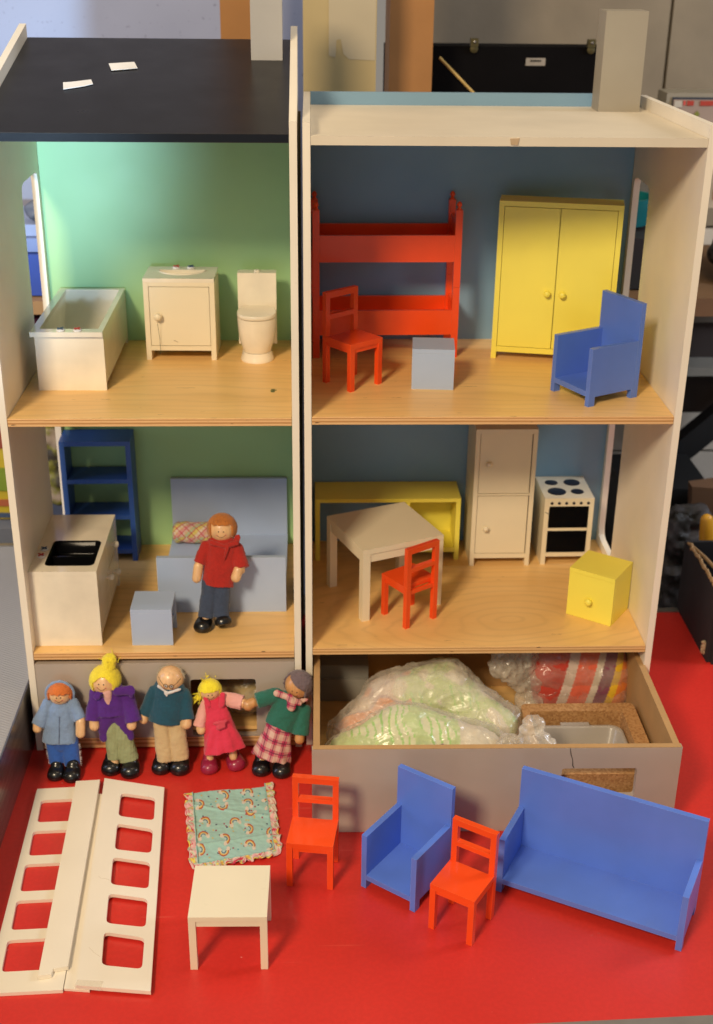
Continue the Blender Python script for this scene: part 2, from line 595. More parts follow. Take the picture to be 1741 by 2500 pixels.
lm = NT('speckled_lavender_board')
v = lm.coord()
sp = lm.ramp(lm.noise(v, 150, 2), [(.66, (0, 0, 0)), (.74, (.6, .6, .6))])
base = lm.ramp(lm.noise(v, 6, 3), [(.3, (.30, .32, .42)), (.7, (.36, .38, .49))])
lm.l(lm.mix(sp, base, (.12, .12, .16)), lm.b.inputs['Base Color'])
lm.b.inputs['Roughness'].default_value = .75
tag(MB().box(-1.3, .10, .90, .92, -.3, 1.3).build('display_board', lm.m, bevel=.002),
    'speckled lavender grey display board at the back behind the black roof', 'board')
mdfm = paint('warm_fibreboard', (.36, .165, .05), .8, .3, var=.08)
tag(MB().box(-.1165, -.060, .60, .66, .2, 1.1).build('post', mdfm, bevel=.002),
    'brown wooden post behind the chimney of the black roofed house', 'post')
tag(MB().box(.099, .153, .50, .60, -.8, 1.1).build('post', mdfm, bevel=.002),
    'brown wooden post standing between the cream board and the black case', 'post')
cb = thing('cream_board', 'tall cream board with a greyish stained patch, behind the gap between the houses', 'board', (0, .40, 0))
MB().box(-.008, .0775, 0, .03, -.2, 1.1).build('board', paint('cream_board_paint', (.43, .33, .16), .6, .1, var=.04), cb, bevel=.0015)
st = MB()
st.prism([(.022, .688), (.030, .686), (.031, .705), (.036, .706), (.039, .690), (.046, .684), (.0765, .683), (.0765, 1.05), (.0215, 1.05)], [], -.0004, -.0001, 'xz')
st.build('patch', paint('pale_worn_patch', (.44, .37, .25), .6, .1, var=.05), cb)
tag(MB().lathe([(0, -.004), (.004, -.003), (.005, 0), (.004, .003), (0, .004)], (.120, .88, .628), 'y', 12).build('hook', MAT['eye']), 'small dark hook beside the brown post, against the back wall', 'hook')

blkc = paint('black_case_cloth', (.004, .0035, .004), .9, .4, var=.2)
blkc.node_tree.nodes['Principled BSDF'].inputs['Specular IOR Level'].default_value = .08
case = thing('black_case', 'black hinged case standing open behind the blue topped house, with metal catch and small label', 'case', (0, .60, 0))
MB().box(.10, .43, 0, .05, .35, .684).build('lid', blkc, case, bevel=.003)
for cx in (.2165, .372):
    c = MB()
    c.lathe([(.0055, -.003), (.005, -.004), (.0005, -.005)], (cx, 0, .681), 'y', 20)
    c.box(cx - .005, cx + .005, -.006, .004, .684, .694)
    k = c.build('catch', plain('aged_brass', (.09, .075, .03), .5, .6), case, bevel=.0006)
    MB().lathe([(0, -.009), (.0016, -.0085), (.002, -.006), (0, -.0055)], (cx, 0, .690), 'y', 12).build('rivet', MAT['steel'], k)
lb = MB().box(.2865, .3125, -.0012, -.0002, .6605, .6700).build('label', plain('grey_paper_label', (.30, .27, .23), .7), case)
for i in range(5):
    MB().box(.2925 + i * .0030, .2947 + i * .0030, -.0018, -.0014, .6655, .6678).build('print', MAT['eye'], lb)
pen = MB(); pen.tube([(.170, .585, .671), (.222, .575, .622)], .0020, 8)
tag(pen.build('pencil', plain('yellow_pencil', (.52, .36, .12), .5)), 'thin yellow pencil leaning across the black case', 'pencil')

fr = thing('game_box', 'white edged tray with red pictures and a green diamond, at the far right top', 'game', (0, .70, 0))
MB().box(.508, .70, 0, .05, .545, .616).build('tray', paint('white_plastic', (.24, .215, .165), .5, .05), fr, bevel=.002)
MB().box(.516, .695, -.002, -.0003, .555, .6105).build('picture', paint('dark_picture_print', (.03, .035, .05), .4, 0), fr)
MB().box(.5175, .695, -.0036, -.0024, .560, .6075).build('card', paint('pinkish_card', (.27, .20, .165), .6, .05), fr)
for i, (x0, x1) in enumerate(((.537, .5465), (.556, .575), (.585, .61))):
    MB().box(x0, x1, -.005, -.0038, .5995, .6062).build('red_panel', paint('dark_red_print', (.33, .03, .015), .5, 0), fr)
MB().prism([(.549, .588), (.553, .5925), (.557, .588), (.553, .5835)], [], -.0052, -.0038, 'xz').build('green_diamond', paint('olive_print', (.16, .17, .02), .5, 0), fr)
MB().box(.5185, .530, -.005, -.0038, .597, .606).build('white_panel', paint('pale_print', (.40, .37, .32), .5, 0), fr)
MB().box(.5315, .5345, -.005, -.0038, .600, .606).build('red_mark', paint('bright_red_print', (.5, .06, .05), .5, 0), fr)

gapb = tag(MB().box(-.075, -.0105, .28, .285, .0015, .640).build('gap_dark_sheet', paint('gap_dark_brown', (.15, .105, .055), .7, .2, var=.1)),  # added sheet; its dark brown stands in for the dimness of the gap
    'dull brown sheet added behind the narrow gap between the two houses to darken it', 'board')

# shelving at the right, behind the blue walled house
rack = thing('shelf_rack', 'wooden shelf rack in the shadow behind the blue walled house at right', 'shelf', (0, 0, 0))
shw = paint('brown_shelf_wood', (.20, .105, .045), .6, .2, var=.12)
MB().box(.39, .75, .48, .80, .352, .377).build('shelf', shw, rack, bevel=.002)
MB().box(.39, .75, .745, .7995, .178, .192).build('shelf', plain('grey_shelf_edge', (.26, .24, .20), .6), rack, bevel=.002)
MB().box(.39, .75, .80, .815, .096, .34).build('back_panel', plain('dark_panel', (.035, .022, .018), .7), rack)
MB().box(.39, .75, .785, .7995, .255, .345).build('rail', plain('grey_brown_panel', (.12, .10, .075), .7), rack)
bw = MB()
bw.lathe([(.02, 0), (.034, .004), (.041, .03), (.043, .042), (.040, .042), (.037, .03), (.0, .006)], (.437, .60, .449), 'z', 28)
tag(bw.build('bowl', plain('teal_plastic', (.005, .13, .14), .35)), 'teal plastic bowl seen through the upper right window', 'bowl')
tag(MB().box(.385, .52, .52, .70, .379, .448).build('black_box', plain('black_card', (.02, .017, .016), .6), bevel=.003), 'black box under the teal bowl on the shelf', 'box')
ob = thing('patterned_bag', 'crumpled black and white patterned bag on the shelf at the far right', 'bag', (.64, .60, .379))
b_ = MB(); b_.cap_prim((0, 0, .03, .03, .02, .07, .05, .05, 1, 'rr')); b_.cap_prim((-.03, -.02, .03, .02, .0, .03, .05, .06, .8, 'rr'))
me = remeshed(b_, .004); ruffle(me, .012, 40, 1)
pm = NT('black_white_pattern'); pv = pm.coord()
pm.l(pm.ramp(pm.noise(pv, 60, 3), [(.45, (.012, .012, .014)), (.6, (.16, .15, .14))]), pm.b.inputs['Base Color'])
link('cloth', me, pm.m, ob)
gb = thing('game_box', 'small colourful box with yellow, red and blue panels on the patterned bag', 'box', (.60, .58, .478))
MB().box(-.05, .1, 0, .09, 0, .05).build('carton', plain('pale_card', (.5, .42, .3), .5), gb, bevel=.001)
for i, (z0, z1, c) in enumerate(((.028, .046, (.62, .48, .05)), (.012, .026, (.5, .05, .04)), (.048, .0496, (.04, .09, .3)))):
    MB().box(-.045, .095, -.0015, -.0003, z0, z1).build('panel', plain('box_print', c, .4), gb)
br = MB().hexa([(.40, .70, -.150), (.80, .70, .235), (.40, .73, -.150), (.80, .73, .235), (.40, .70, -.098), (.80, .70, .287), (.40, .73, -.098), (.80, .73, .287)])
tag(br.build('brace', plain('black_metal', (.012, .012, .013), .5), bevel=.002), 'black diagonal brace in front of the pale block wall', 'brace')

# bin bag, cartons at the right behind the table
bag = MB()
bag.cap_prim((0, 0, .0, .01, 0, -.10, .045, .05, .9, 'rr')); bag.cap_prim((-.03, .0, -.02, .04, .01, -.02, .035, .03, .9, 'rr')); bag.cap_prim((0, .01, -.12, 0, .01, -.35, .06, .07, .8, 'rr'))
me = remeshed(bag, .004); ruffle(me, .016, 38, 3, .006, 110)
bm_ = NT('dark_bag_film'); bv = bm_.coord()
bm_.l(bm_.ramp(bm_.noise(bv, 26, 4), [(.4, (.012, .010, .007)), (.62, (.060, .052, .052))]), bm_.b.inputs['Base Color'])
bm_.b.inputs['Roughness'].default_value = .5
bm_.b.inputs['Specular IOR Level'].default_value = .2
bb = thing('plastic_bag', 'dark plastic bag with toys behind the table at right', 'bag', (.525, .43, .05))
link('film', me, bm_.m, bb)
y_ = MB(); y_.cap_prim((.009, -.066, .052, .013, -.068, .026, .009, .012, .8, 'rr'))
me = remeshed(y_, .0015)
link('toy', me, plain('yellow_plastic', (.70, .33, .02), .4), bb)
tag(MB().box(.47, .60, .55, .69, -.2, .066).build('black_crate', plain('black_crate_plastic', (.007, .007, .007), .6), bevel=.004), 'black crate in the shadow behind the dark plastic bag', 'crate')
tag(MB().hexa([(.575, .48, -.2), (.80, .42, -.2), (.575, .50, -.2), (.80, .60, -.2), (.553, .50, .092), (.80, .45, .092), (.553, .52, .092), (.80, .60, .092)]).build('brown_carton', plain('brown_card', (.15, .075, .035), .8), bevel=.002), 'open brown carton at the right edge behind the bag', 'carton')

kb = thing('cardboard_box', 'black cardboard box with torn brown rim on the red table at right', 'box', (0, 0, 0))
kbm = paint('black_cardboard', (.012, .011, .013), .75, .2, var=.2)
MB().box(.489, .494, .166, .300, 0, .100).build('side_panel', kbm, kb)
MB().box(.489, .80, .300, .305, 0, .1005).build('side_panel', kbm, kb)
MB().box(.494, .80, .160, .166, 0, .100).build('side_panel', kbm, kb)
MB().box(.494, .80, .166, .300, .001, .006).build('base', kbm, kb)
tb = MB()
random.seed(3)
for (xa, ya, xb, yb) in ((.4915, .168, .4915, .298), (.4915, .163, .79, .163)):
    pts = []
    for i in range(30):
        f = i / 29
        pts.append((xa + (xb - xa) * f + random.uniform(-.0012, .0012), ya + (yb - ya) * f + random.uniform(-.0012, .0012), .1005 + random.uniform(-.001, .0016)))
    tb.tube(pts, [.0022 + random.uniform(-.0006, .0009) for _ in pts], 6)
tb.tube([(.494, .288, .1), (.502, .26, .098), (.507, .22, .099), (.518, .19, .097)], [.002, .0026, .0024, .002], 6)
tornm = plain('torn_brown_card', (.36, .215, .095), .9, bump=.8)
tb.build('torn_rim', tornm, kb)
tc = MB(); tc.cap_prim((.4885, .178, .008, .4885, .178, .020, .0045, .004, .5, 'rr'))
me = remeshed(tc, .0007); ruffle(me, .002, 300, 5); link('torn_corner', me, plain('worn_card', (.45, .34, .2), .9), kb)

# things at the left behind the houses
gx = tag(MB().box(-.62, -.425, .50, .62, .045, .195).build('game_box', plain('yellow_card', (.58, .43, .03), .5), bevel=.002), 'yellow game box at the left edge behind the grey mat', 'box')
for (x0, x1, z0, z1, c) in ((-.60, -.4265, .155, .19, (.30, .06, .03)), (-.60, -.4265, .09, .125, (.22, .30, .03)), (-.60, -.4265, .066, .076, (.45, .12, .05)), (-.60, -.4265, .048, .055, (.06, .09, .16))):
    MB().box(x0, x1, .4975, .4995, z0, z1).build('printed_panel', plain('box_print', c, .5), gx)
tag(MB().box(-.64, -.42, .47, .64, -.005, .043).build('grey_tray', plain('grey_blue_plastic', (.16, .17, .20), .5), bevel=.003), 'grey blue tray under the yellow game box', 'tray')
SH = thing('toy_shelf', 'wooden toy shelf seen through the left window', 'shelf', (0, 0, 0))
MB().box(-.75, -.25, .46, .70, .359, .377).build('shelf', paint('toy_shelf_wood', (.40, .23, .10), .6, .2), SH, bevel=.002)
MB().box(-.75, -.25, .69, .70, .05, .60).build('back_panel', plain('grey_back_panel', (.30, .30, .36), .6), SH)
tag(MB().box(-.55, -.30, .48, .62, .379, .433).build('blue_box', plain('strong_blue_plastic', (.03, .07, .36), .4), bevel=.003), 'dark blue plastic box on the toy shelf', 'box')
tag(MB().box(-.55, -.31, .49, .62, .4345, .452).build('light_blue_box', plain('light_blue_plastic', (.20, .26, .48), .4), bevel=.002), 'light blue box on top of the dark blue box', 'box')
tag(MB().box(-.55, -.31, .50, .62, .453, .468).build('light_blue_box', plain('lighter_blue_plastic', (.28, .33, .50), .4), bevel=.002), 'paler blue box at the top of the blue stack', 'box')
d_ = MB(); d_.cap_prim((-.36, .52, .482, -.33, .53, .488, .014, .016, 1, 'rr')); me = remeshed(d_, .002); ruffle(me, .006, 90, 2)
tag(link('toy', me, plain('grey_toy', (.10, .10, .12), .6)), 'dark grey toy on the blue boxes', 'toy')
tag(MB().box(-.42, -.30, .49, .60, .285, .345).build('maroon_box', plain('maroon_cloth', (.13, .008, .04), .7), bevel=.003), 'maroon box below the toy shelf', 'box')
gd = MB(); gd.cap_prim((-.362, .50, .09, -.355, .50, .16, .024, .03, .8, 'rr')); gd.cap_prim((-.37, .49, .175, -.366, .49, .18, .016, .016, 1, 'rr'))
me = remeshed(gd, .003); ruffle(me, .005, 60, 6)
gm = NT('green_toy_cloth'); gv = gm.coord()
gm.l(gm.ramp(gm.noise(gv, 30, 3), [(.4, (.05, .04, .03)), (.5, (.20, .19, .03)), (.62, (.34, .26, .20))]), gm.b.inputs['Base Color'])
tag(link('soft_toy', me, gm.m), 'green and brown soft toy seen through the lower left window', 'toy')

# ------------------------------------------------------------------ table, tray
tm = NT('red_table_laminate')
v = tm.coord()
n = tm.noise(v, 5, 5, .6)
c = tm.ramp(n, [(.25, (.56, .025, .018)), (.75, (.65, .034, .023))])
fine = tm.ramp(tm.noise(v, 240, 3), [(.40, (.90, .90, .90)), (.62, (1, 1, 1))])
c = tm.mix(.6, c, fine, 'MULTIPLY')
scr = tm.ramp(tm.noise(tm.coord((3, 70, 1), (0, 0, -.35)), 2.0, 2), [(.735, (0, 0, 0)), (.745, (1, 1, 1))])
c = tm.mix(tm.math("MULTIPLY", scr, .24), c, (.75, .16, .11))
spk = tm.ramp(tm.noise(v, 150, 1), [(.80, (0, 0, 0)), (.815, (1, 1, 1))])
c = tm.mix(tm.math('MULTIPLY', spk, .5), c, (.8, .35, .28))
tm.l(c, tm.b.inputs['Base Color'])
rr = tm.add('ShaderNodeMapRange'); rr.inputs['To Min'].default_value = .30; rr.inputs['To Max'].default_value = .46
tm.l(tm.noise(v, 9, 5), rr.inputs['Value']); tm.l(rr.outputs[0], tm.b.inputs['Roughness'])
tm.bump(tm.noise(v, 420, 3), .10, .0004)
table = thing('table', 'big table with bright red top and grey metal edging, under the dollhouses', 'table', (0, 0, 0))
a = .037
def yf(x): return -.3983 + (x - .191) * a
MB().hexa([(-.75, yf(-.75), -.03), (.95, yf(.95), -.03), (-.75, .292, -.03), (.95, .292, -.03), (-.75, yf(-.75), 0), (.95, yf(.95), 0), (-.75, .292, 0), (.95, .292, 0)]).build('table_top', tm.m, table)
MB().hexa([(-.75, yf(-.75) - .012, -.034), (.95, yf(.95) - .012, -.034), (-.75, yf(-.75) - .0005, -.034), (.95, yf(.95) - .0005, -.034), (-.75, yf(-.75) - .012, .0012), (.95, yf(.95) - .012, .0012), (-.75, yf(-.75) - .0005, .0012), (.95, yf(.95) - .0005, .0012)]).build('edge_trim', MAT['trim'], table, bevel=.001)
MB().box(-.75, .95, .2925, .303, -.034, .0012).build('edge_trim', MAT['trim'], table, bevel=.001)
for (lx, ly) in ((-.6, -.3), (.85, -.3), (-.6, .22), (.85, .22)):
    MB().box(lx, lx + .05, ly, ly + .05, -.80, -.031).build('leg', MAT['trim'], table)

tray = thing('steel_tray', 'steel sided tray with woven grey mat, at the left beside the dollhouse', 'tray', (0, 0, 0))
MB().box(-.75, -.3087, -.42, .352, .0005, .0735).build('side', plain('tray_core', (.3, .29, .28), .5), tray)
ts = NT('scratched_steel'); tv = ts.coord((2, 2, 90))
ts.l(ts.ramp(ts.noise(tv, 3, 4), [(.3, (.17, .165, .16)), (.7, (.34, .33, .32))]), ts.b.inputs['Base Color'])
ts.b.inputs['Metallic'].default_value = .85; ts.b.inputs['Roughness'].default_value = .24
MB().box(-.3085, -.3068, -.42, .352, .0005, .0775).build('rim', ts.m, tray, bevel=.0005)
mm = NT('woven_grey_mat')
v = mm.coord((1, 1, 1), (0, 0, .5))
wa = mm.add('ShaderNodeTexWave', wave_type='BANDS', bands_direction='X'); wa.inputs['Scale'].default_value = 150; wa.inputs['Distortion'].default_value = 1.2
wb = mm.add('ShaderNodeTexWave', wave_type='BANDS', bands_direction='Y'); wb.inputs['Scale'].default_value = 85; wb.inputs['Distortion'].default_value = 1.5
mm.l(v, wa.inputs['Vector']); mm.l(v, wb.inputs['Vector'])
w2 = mm.math('MULTIPLY', wa.outputs['Fac'], wb.outputs['Fac'])
mm.l(mm.ramp(w2, [(.0, (.33, .32, .32)), (.7, (.44, .43, .42))]), mm.b.inputs['Base Color'])
mm.b.inputs['Roughness'].default_value = .8
mm.bump(w2, .6, .0015)
MB().box(-.75, -.3087, -.42, .345, .074, .0768).build('mat', mm.m, tray)
MB().box(-.75, -.3087, .3455, .352, .074, .0785).build('back_rim', MAT['trim'], tray, bevel=.0005)

# ------------------------------------------------------------------ the two dollhouses
ZA, ZB, TS = .3867, .1235, .0079

def floor_board(root, w, d, z, top, wob=0):
    mb = MB().box(.0004, w - .0004, .0006, d, z - TS, z)
    e = plyedge('plywood_edge', z - TS, z)
    o = mb.build('floor_board', [top, e], root, bevel=.0007, seg=2)
    for p in o.data.polygons:
        if p.normal.y < -.75: p.material_index = 1
    return o

def side_wall(root, x0, x1, D, zf, zb, holes, name='side_wall'):
    mb = MB().prism([(0, 0), (D, 0), (D, zb), (0, zf)], holes, x0, x1, 'yz')
    return mb.build(name, MAT['carcass'], root)

LH = thing('dollhouse', 'taller dollhouse with black sloping roof and green walled rooms, at left', 'dollhouse', (-.29542, -.00506, 0), .00468)
W, D, T = .27648, .26, .00703
win = lambda y0, y1, z0, z1: rquad([(y0, z0), (y1, z0), (y1, z1), (y0, z1)], .012, 2)
side_wall(LH, -T, 0, D + .004, .667, .729, [win(.1645, .2500, .400, .581), win(.1650, .2500, .137, .318)])
side_wall(LH, W, W + T, D + .004, .667, .729, [])
MB().box(.0003, W - .0003, D, D + .004, .002, .700).build('back_wall', MAT['green'], LH)
floor_board(LH, W, D, .38688, MAT['birch'])
floor_board(LH, W, D, .12283, MAT['birch'])
bb_ = MB().box(.0004, W - .0004, .0006, D, .002, .0145)
o = bb_.build('base_board', [MAT['birch'], plyedge('base_plywood_edge', .002, .0145)], LH, bevel=.0007)
for p in o.data.polygons:
    if p.normal.y < -.75: p.material_index = 1
sl = (.71555 - .65607) / D
rf = MB().hexa([(.0003, .0012, .6483), (W - .0003, .0012, .6483), (.0003, D + .004, .6483 + sl * D), (W - .0003, D + .004, .6483 + sl * D),
                (.0003, .0005, .6561), (W - .0003, .0005, .6561), (.0003, D + .004, .6561 + sl * D), (W - .0003, D + .004, .6561 + sl * D)])
roof = rf.build('roof', MAT['black'], LH, bevel=.0030, seg=4)
roof['label'] = 'black sloping roof with two torn white paper labels'
def roofz(y): return .6561 + sl * y
cx0, cx1, cy0, cy1 = .2367, .2685, .1965, .2265
ch = MB().hexa([(cx0, cy0, roofz(cy0) - .0005), (cx1, cy0, roofz(cy0) - .0005), (cx0, cy1, roofz(cy1) - .0005), (cx1, cy1, roofz(cy1) - .0005),
                (cx0, cy0, .802), (cx1, cy0, .802), (cx0, cy1, .802), (cx1, cy1, .802)])
ch.build('chimney', MAT['silver'], roof, bevel=.0006)
for q, wq in (([(.0954, .1794), (.1202, .1847), (.1252, .1672), (.1004, .1602)], 0), ([(.0584, .1247), (.0660, .1262), (.0841, .1332), (.0874, .1218), (.0800, .1160), (.0640, .1080), (.0614, .1067)], 1)):
    s_ = MB()
    a = [s_.bm.verts.new((x, y, roofz(y) + .0009)) for x, y in q]
    b = [s_.bm.verts.new((x, y, roofz(y) + .0003)) for x, y in q]
    n_ = len(q)
    s_.bm.faces.new(a); s_.bm.faces.new(list(reversed(b)))
    for i in range(n_): s_.bm.faces.new([a[i], a[(i + 1) % n_], b[(i + 1) % n_], b[i]])
    s_.build('paper_label', MAT['white'], roof)

RH = thing('dollhouse', 'lower dollhouse with cream flat roof and blue walled rooms, at right', 'dollhouse', (0, 0, 0))
WR, DR = .36, .262
side_wall(RH, -T, 0, DR + .004, .666, .6625, [])
side_wall(RH, WR, WR + T, DR + .004, .666, .6615, [win(.1845, .2530, .415, .5775), win(.1845, .2530, .1335, .318)])
MB().box(.0003, WR - .0003, DR, DR + .004, .002, .663).build('back_wall', MAT['blue'], RH)
floor_board(RH, WR, DR, ZA, MAT['birch'])
floor_board(RH, WR, DR, ZB, MAT['birch_ring'])
o = MB().box(.0004, WR - .0004, .0006, DR, .002, .0060).build('base_board', [MAT['birch'], plyedge('low_plywood_edge', .002, .006)], RH)
rf = MB().hexa([(.0003, .0008, .6462), (WR - .0003, .0008, .6462), (.0003, DR - .0003, .6415), (WR - .0003, DR - .0003, .6415),
                (.0003, .0005, .6542), (WR - .0003, .0005, .6542), (.0003, DR - .0003, .6495), (WR - .0003, DR - .0003, .6495)])
roof2 = rf.build('roof', MAT['roofwhite'], RH, bevel=.0012, seg=2)
chm = MB().box(.3035, .3472, .2115, .2465, .6497, .7495)
chm.build('chimney', paint('grey_chimney_paint', (.32, .285, .225), .48, .2, bscale=1100, var=.05), roof2, bevel=.0006)
chip = MB().hexa([(.1805, -.0003, .6478), (.1868, -.0003, .6474), (.1805, .0009, .6478), (.1868, .0009, .6474), (.1795, -.0003, .6530), (.1880, -.0003, .6534), (.1795, .0009, .6530), (.1880, .0009, .6534)])
chip.build('chipped_patch', plain('bare_chipped_wood', (.50, .36, .22), .8, bump=.6), roof2)
scuff = NT('scuff'); scuff.b.inputs['Base Color'].default_value = (.42, .36, .33, 1)
pk = MB()
for i in range(9):
    pk.box(.291 + i * .0022, .2925 + i * .0022, .104 + .002 * sin(i * 1.7), .1048 + .002 * sin(i * 1.7), .6520, .65245 - .0003)
pk.build('scuff_mark', scuff.m, roof2)

# drawers
def drawer(root, w, d, h, t, hole, facemat, back_h=None):
    MB().prism([(0, 0), (w, 0), (w, h), (0, h)], [hole], 0, .0068, 'xz').build('front_panel', [facemat], root)
    MB().box(.0012, .0012 + t, .0070, d, .001, h - .0003).build('side_panel', MAT['mdf'], root)
    MB().box(w - .0012 - t, w - .0012, .0070, d, .001, h - .0003).build('side_panel', MAT['mdf'], root)
    MB().box(t + .0014, w - t - .0014, d - t, d - .0002, .001, h - .001).build('back_panel', MAT['mdf'], root)
    MB().box(t + .0014, w - t - .0014, .0070, d - t - .0002, .004, .008).build('base', MAT['birch'], root)

LD = thing('drawer', 'closed grey drawer under the black roofed house, behind the dolls', 'drawer', (-.2950, -.0046, .0150), .00468)
drawer(LD, .2755, .22, .0945, .0066, rquad([(.1635, .0012), (.2340, .0012), (.2340, .0735), (.1635, .0735)], .004, 3), MAT['grey'])
RDW = thing('drawer', 'pulled out grey drawer full of bags, under the blue walled house', 'drawer', (-.0009, -.1504, .0003), radians(-.75) * .6)
drawer(RDW, .3622, .262, .0997, .0066, rquad([(.2455, .0415), (.3200, .0415), (.3200, .0757), (.2455, .0757)], .003, 3), MAT['grey'])
rim = MB().box(.0008, .3614, .0003, .0066, .0998, .1003)
rim.build('bare_rim', MAT['mdf'], RDW, bevel=.0002, seg=1)
cr = MB(); cr.tube([(.2517, -.0001, .0995), (.2530, -.0001, .0925), (.2552, -.0001, .0860), (.2558, -.0001, .0790), (.2575, -.0001, .0760)], [.0003, .0005, .0003, .0006, .0003], 5)
cr.build('crack', MAT['darkgap'], RDW)

# ------------------------------------------------------------------ furniture builders
def cabinet(root, w, d, h, mat, t=.0055, leg=.011, railh=.005, toph=.005, doors=(), dmat=None, mid=()):
    MB().box(0, t, 0, d, 0, h - toph).build('side_panel', mat, root, bevel=.0004)
    MB().box(w - t, w, 0, d, 0, h - toph).build('side_panel', mat, root, bevel=.0004)
    MB().box(0, w, 0, d, h - toph + .0001, h).build('top', mat, root, bevel=.0005)
    MB().box(t + .0001, w - t - .0001, .0001, d - .004, leg, leg + railh).build('bottom_rail', mat, root, bevel=.0003)
    MB().box(t + .0001, w - t - .0001, d - .0035, d - .0005, leg, h - toph - .0001).build('back_panel', mat, root)
    for (z0, z1) in mid:
        MB().box(t + .0001, w - t - .0001, .0002, d - .004, z0, z1).build('middle_rail', mat, root, bevel=.0003)
    for dd in doors:
        x0, x1, z0, z1 = dd[:4]
        g = .0004
        o = MB().box(x0 + g, x1 - g, .0003, .0045, z0 + g, z1 - g).build('door', dmat or mat, root, bevel=.0003)
        if len(dd) > 4 and dd[4]:
            kx, kz = dd[4]
            r = dd[5] if len(dd) > 5 else .0036
            knob_bm((kx, .0003, kz), r, r * 1.9).build('knob', dmat or mat, o, angle=60)

def tap(root, c, cm):
    """white button with a coloured cross"""
    mb = MB(); mb.lathe([(0, 0), (.0042, 0), (.0046, .0008), (.0040, .0016), (0, .0018)], c, 'z', 16)
    o = mb.build('tap', MAT['white'], root)
    k = MB()
    for s_ in (1, -1):
        a = radians(45 * s_ + 10)
        dx, dy = cos(a), sin(a)
        k.hexa([(c[0] - dx * .0038 - dy * .0007 * q1 * 1, c[1] - dy * .0038 + dx * .0007 * q1, c[2] + z) if e == 0 else (c[0] + dx * .0038 - dy * .0007 * q1, c[1] + dy * .0038 + dx * .0007 * q1, c[2] + z) for z in (.0019 + .0002 * (s_ + 1), .0026 + .0002 * (s_ + 1)) for q1 in (-1, 1) for e in (0, 1)])
    k.build('cross', cm, o)
    return o

def chair_proto(label, loc, rot):
    t = thing('chair', label, 'chair', loc, rot, 'small orange red chairs')
    w, d, p = .0441, .0445, .0056
    m = MAT['red']
    MB().box(0, w, 0, d - p - .0001, .0456, .0508).build('seat', m, t, bevel=.0006)
    for (x, y) in ((0, 0), (w - p, 0)):
        MB().box(x, x + p, y, y + p, 0, .0455).build('leg', m, t, bevel=.0006)
    for x in (0, w - p):
        MB().box(x, x + p, d - p, d, 0, .0507).build('leg', m, t, bevel=.0006)
    a = MB()
    a.box(p + .0001, w - p - .0001, .0012, .0042, .0408, .0454)
    a.box(p + .0001, w - p - .0001, d - .0042, d - .0012, .0408, .0454)
    a.box(.0012, .0042, p + .0001, d - p - .0001, .0408, .0454)
    a.box(w - .0042, w - .0012, p + .0001, d - p - .0001, .0408, .0454)
    a.build('apron', m, t, bevel=.0003, seg=1)
    z0 = .0509
    b = MB().prism([(0, z0), (p, z0), (p, .0684), (w - p, .0684), (w - p, z0), (w, z0), (w, .0970), (0, .0970)],
                   [[(p, .0732), (w - p, .0732), (w - p, .0906), (p, .0906)]], d - p, d, 'xz')
    b.build('backrest', m, t, bevel=.0005)
    return t

def armchair_proto(label, loc, rot, w, d, h, name='armchair', cat='armchair', group=None, armh=.0606, seatz=.0100):
    t = thing(name, label, cat, loc, rot, group)
    m = MAT['royal']
    th = .0056
    lw = .0078
    lz = .0098
    for x in (0, w - th):
        pr = [(0, 0), (lw, 0), (lw, lz), (d - th - .0002 - lw * .4, lz), (d - th - .0002 - lw * .4, .0), (d - th - .0002, 0), (d - th - .0002, armh), (0, armh)]
        MB().prism(pr, [], x, x + th, 'yz').build('armrest', m, t, bevel=.0005)
    pr = [(0, 0), (th, 0), (th, lz), (w - th, lz), (w - th, 0), (w, 0), (w, h), (0, h)]
    MB().prism(pr, [], d - th, d, 'xz').build('backrest', m, t, bevel=.0005)
    MB().box(th + .0001, w - th - .0001, .0001, d - th - .0001, seatz, seatz + .0054).build('seat', m, t, bevel=.0004)
    return t

def stool_proto(label, loc, rot):
    t = thing('stool', label, 'stool', loc, rot, 'pale blue box stools')
    w, d, h, th = .0436, .0416, .0434, .0045
    m = MAT['pale']
    MB().box(0, w, 0, th, 0, h - th).build('front_panel', m, t, bevel=.0004)
    MB().box(0, w, d - th, d, 0, h - th).build('back_panel', m, t, bevel=.0004)
    MB().box(0, w, 0, d, h - th + .0001, h).build('seat', m, t, bevel=.0005)
    MB().box(.002, w - .002, th + .0001, d - th - .0001, .014, .018).build('brace', m, t)
    return t

def table_proto(label, loc, rot, w, d, h, leg, top, ap):
    t = thing('table', label, 'table', loc, rot, 'small cream tables')
    m = MAT['cream']
    MB().box(0, w, 0, d, h - top, h).build('tabletop', m, t, bevel=.0005)
    for x in (0, w - leg):
        for y in (0, d - leg):
            MB().box(x, x + leg, y, y + leg, 0, h - top - .0001).build('leg', m, t, bevel=.0005)
    a = MB()
    q = .0012
    z0, z1 = h - top - ap, h - top - .0004
    a.box(leg + .0001, w - leg - .0001, q, q + .003, z0, z1); a.box(leg + .0001, w - leg - .0001, d - q - .003, d - q, z0, z1)
    a.box(q, q + .003, leg + .0001, d - leg - .0001, z0, z1); a.box(w - q - .003, w - q, leg + .0001, d - leg - .0001, z0, z1)
    a.build('apron', m, t, bevel=.0003, seg=1)
    return t

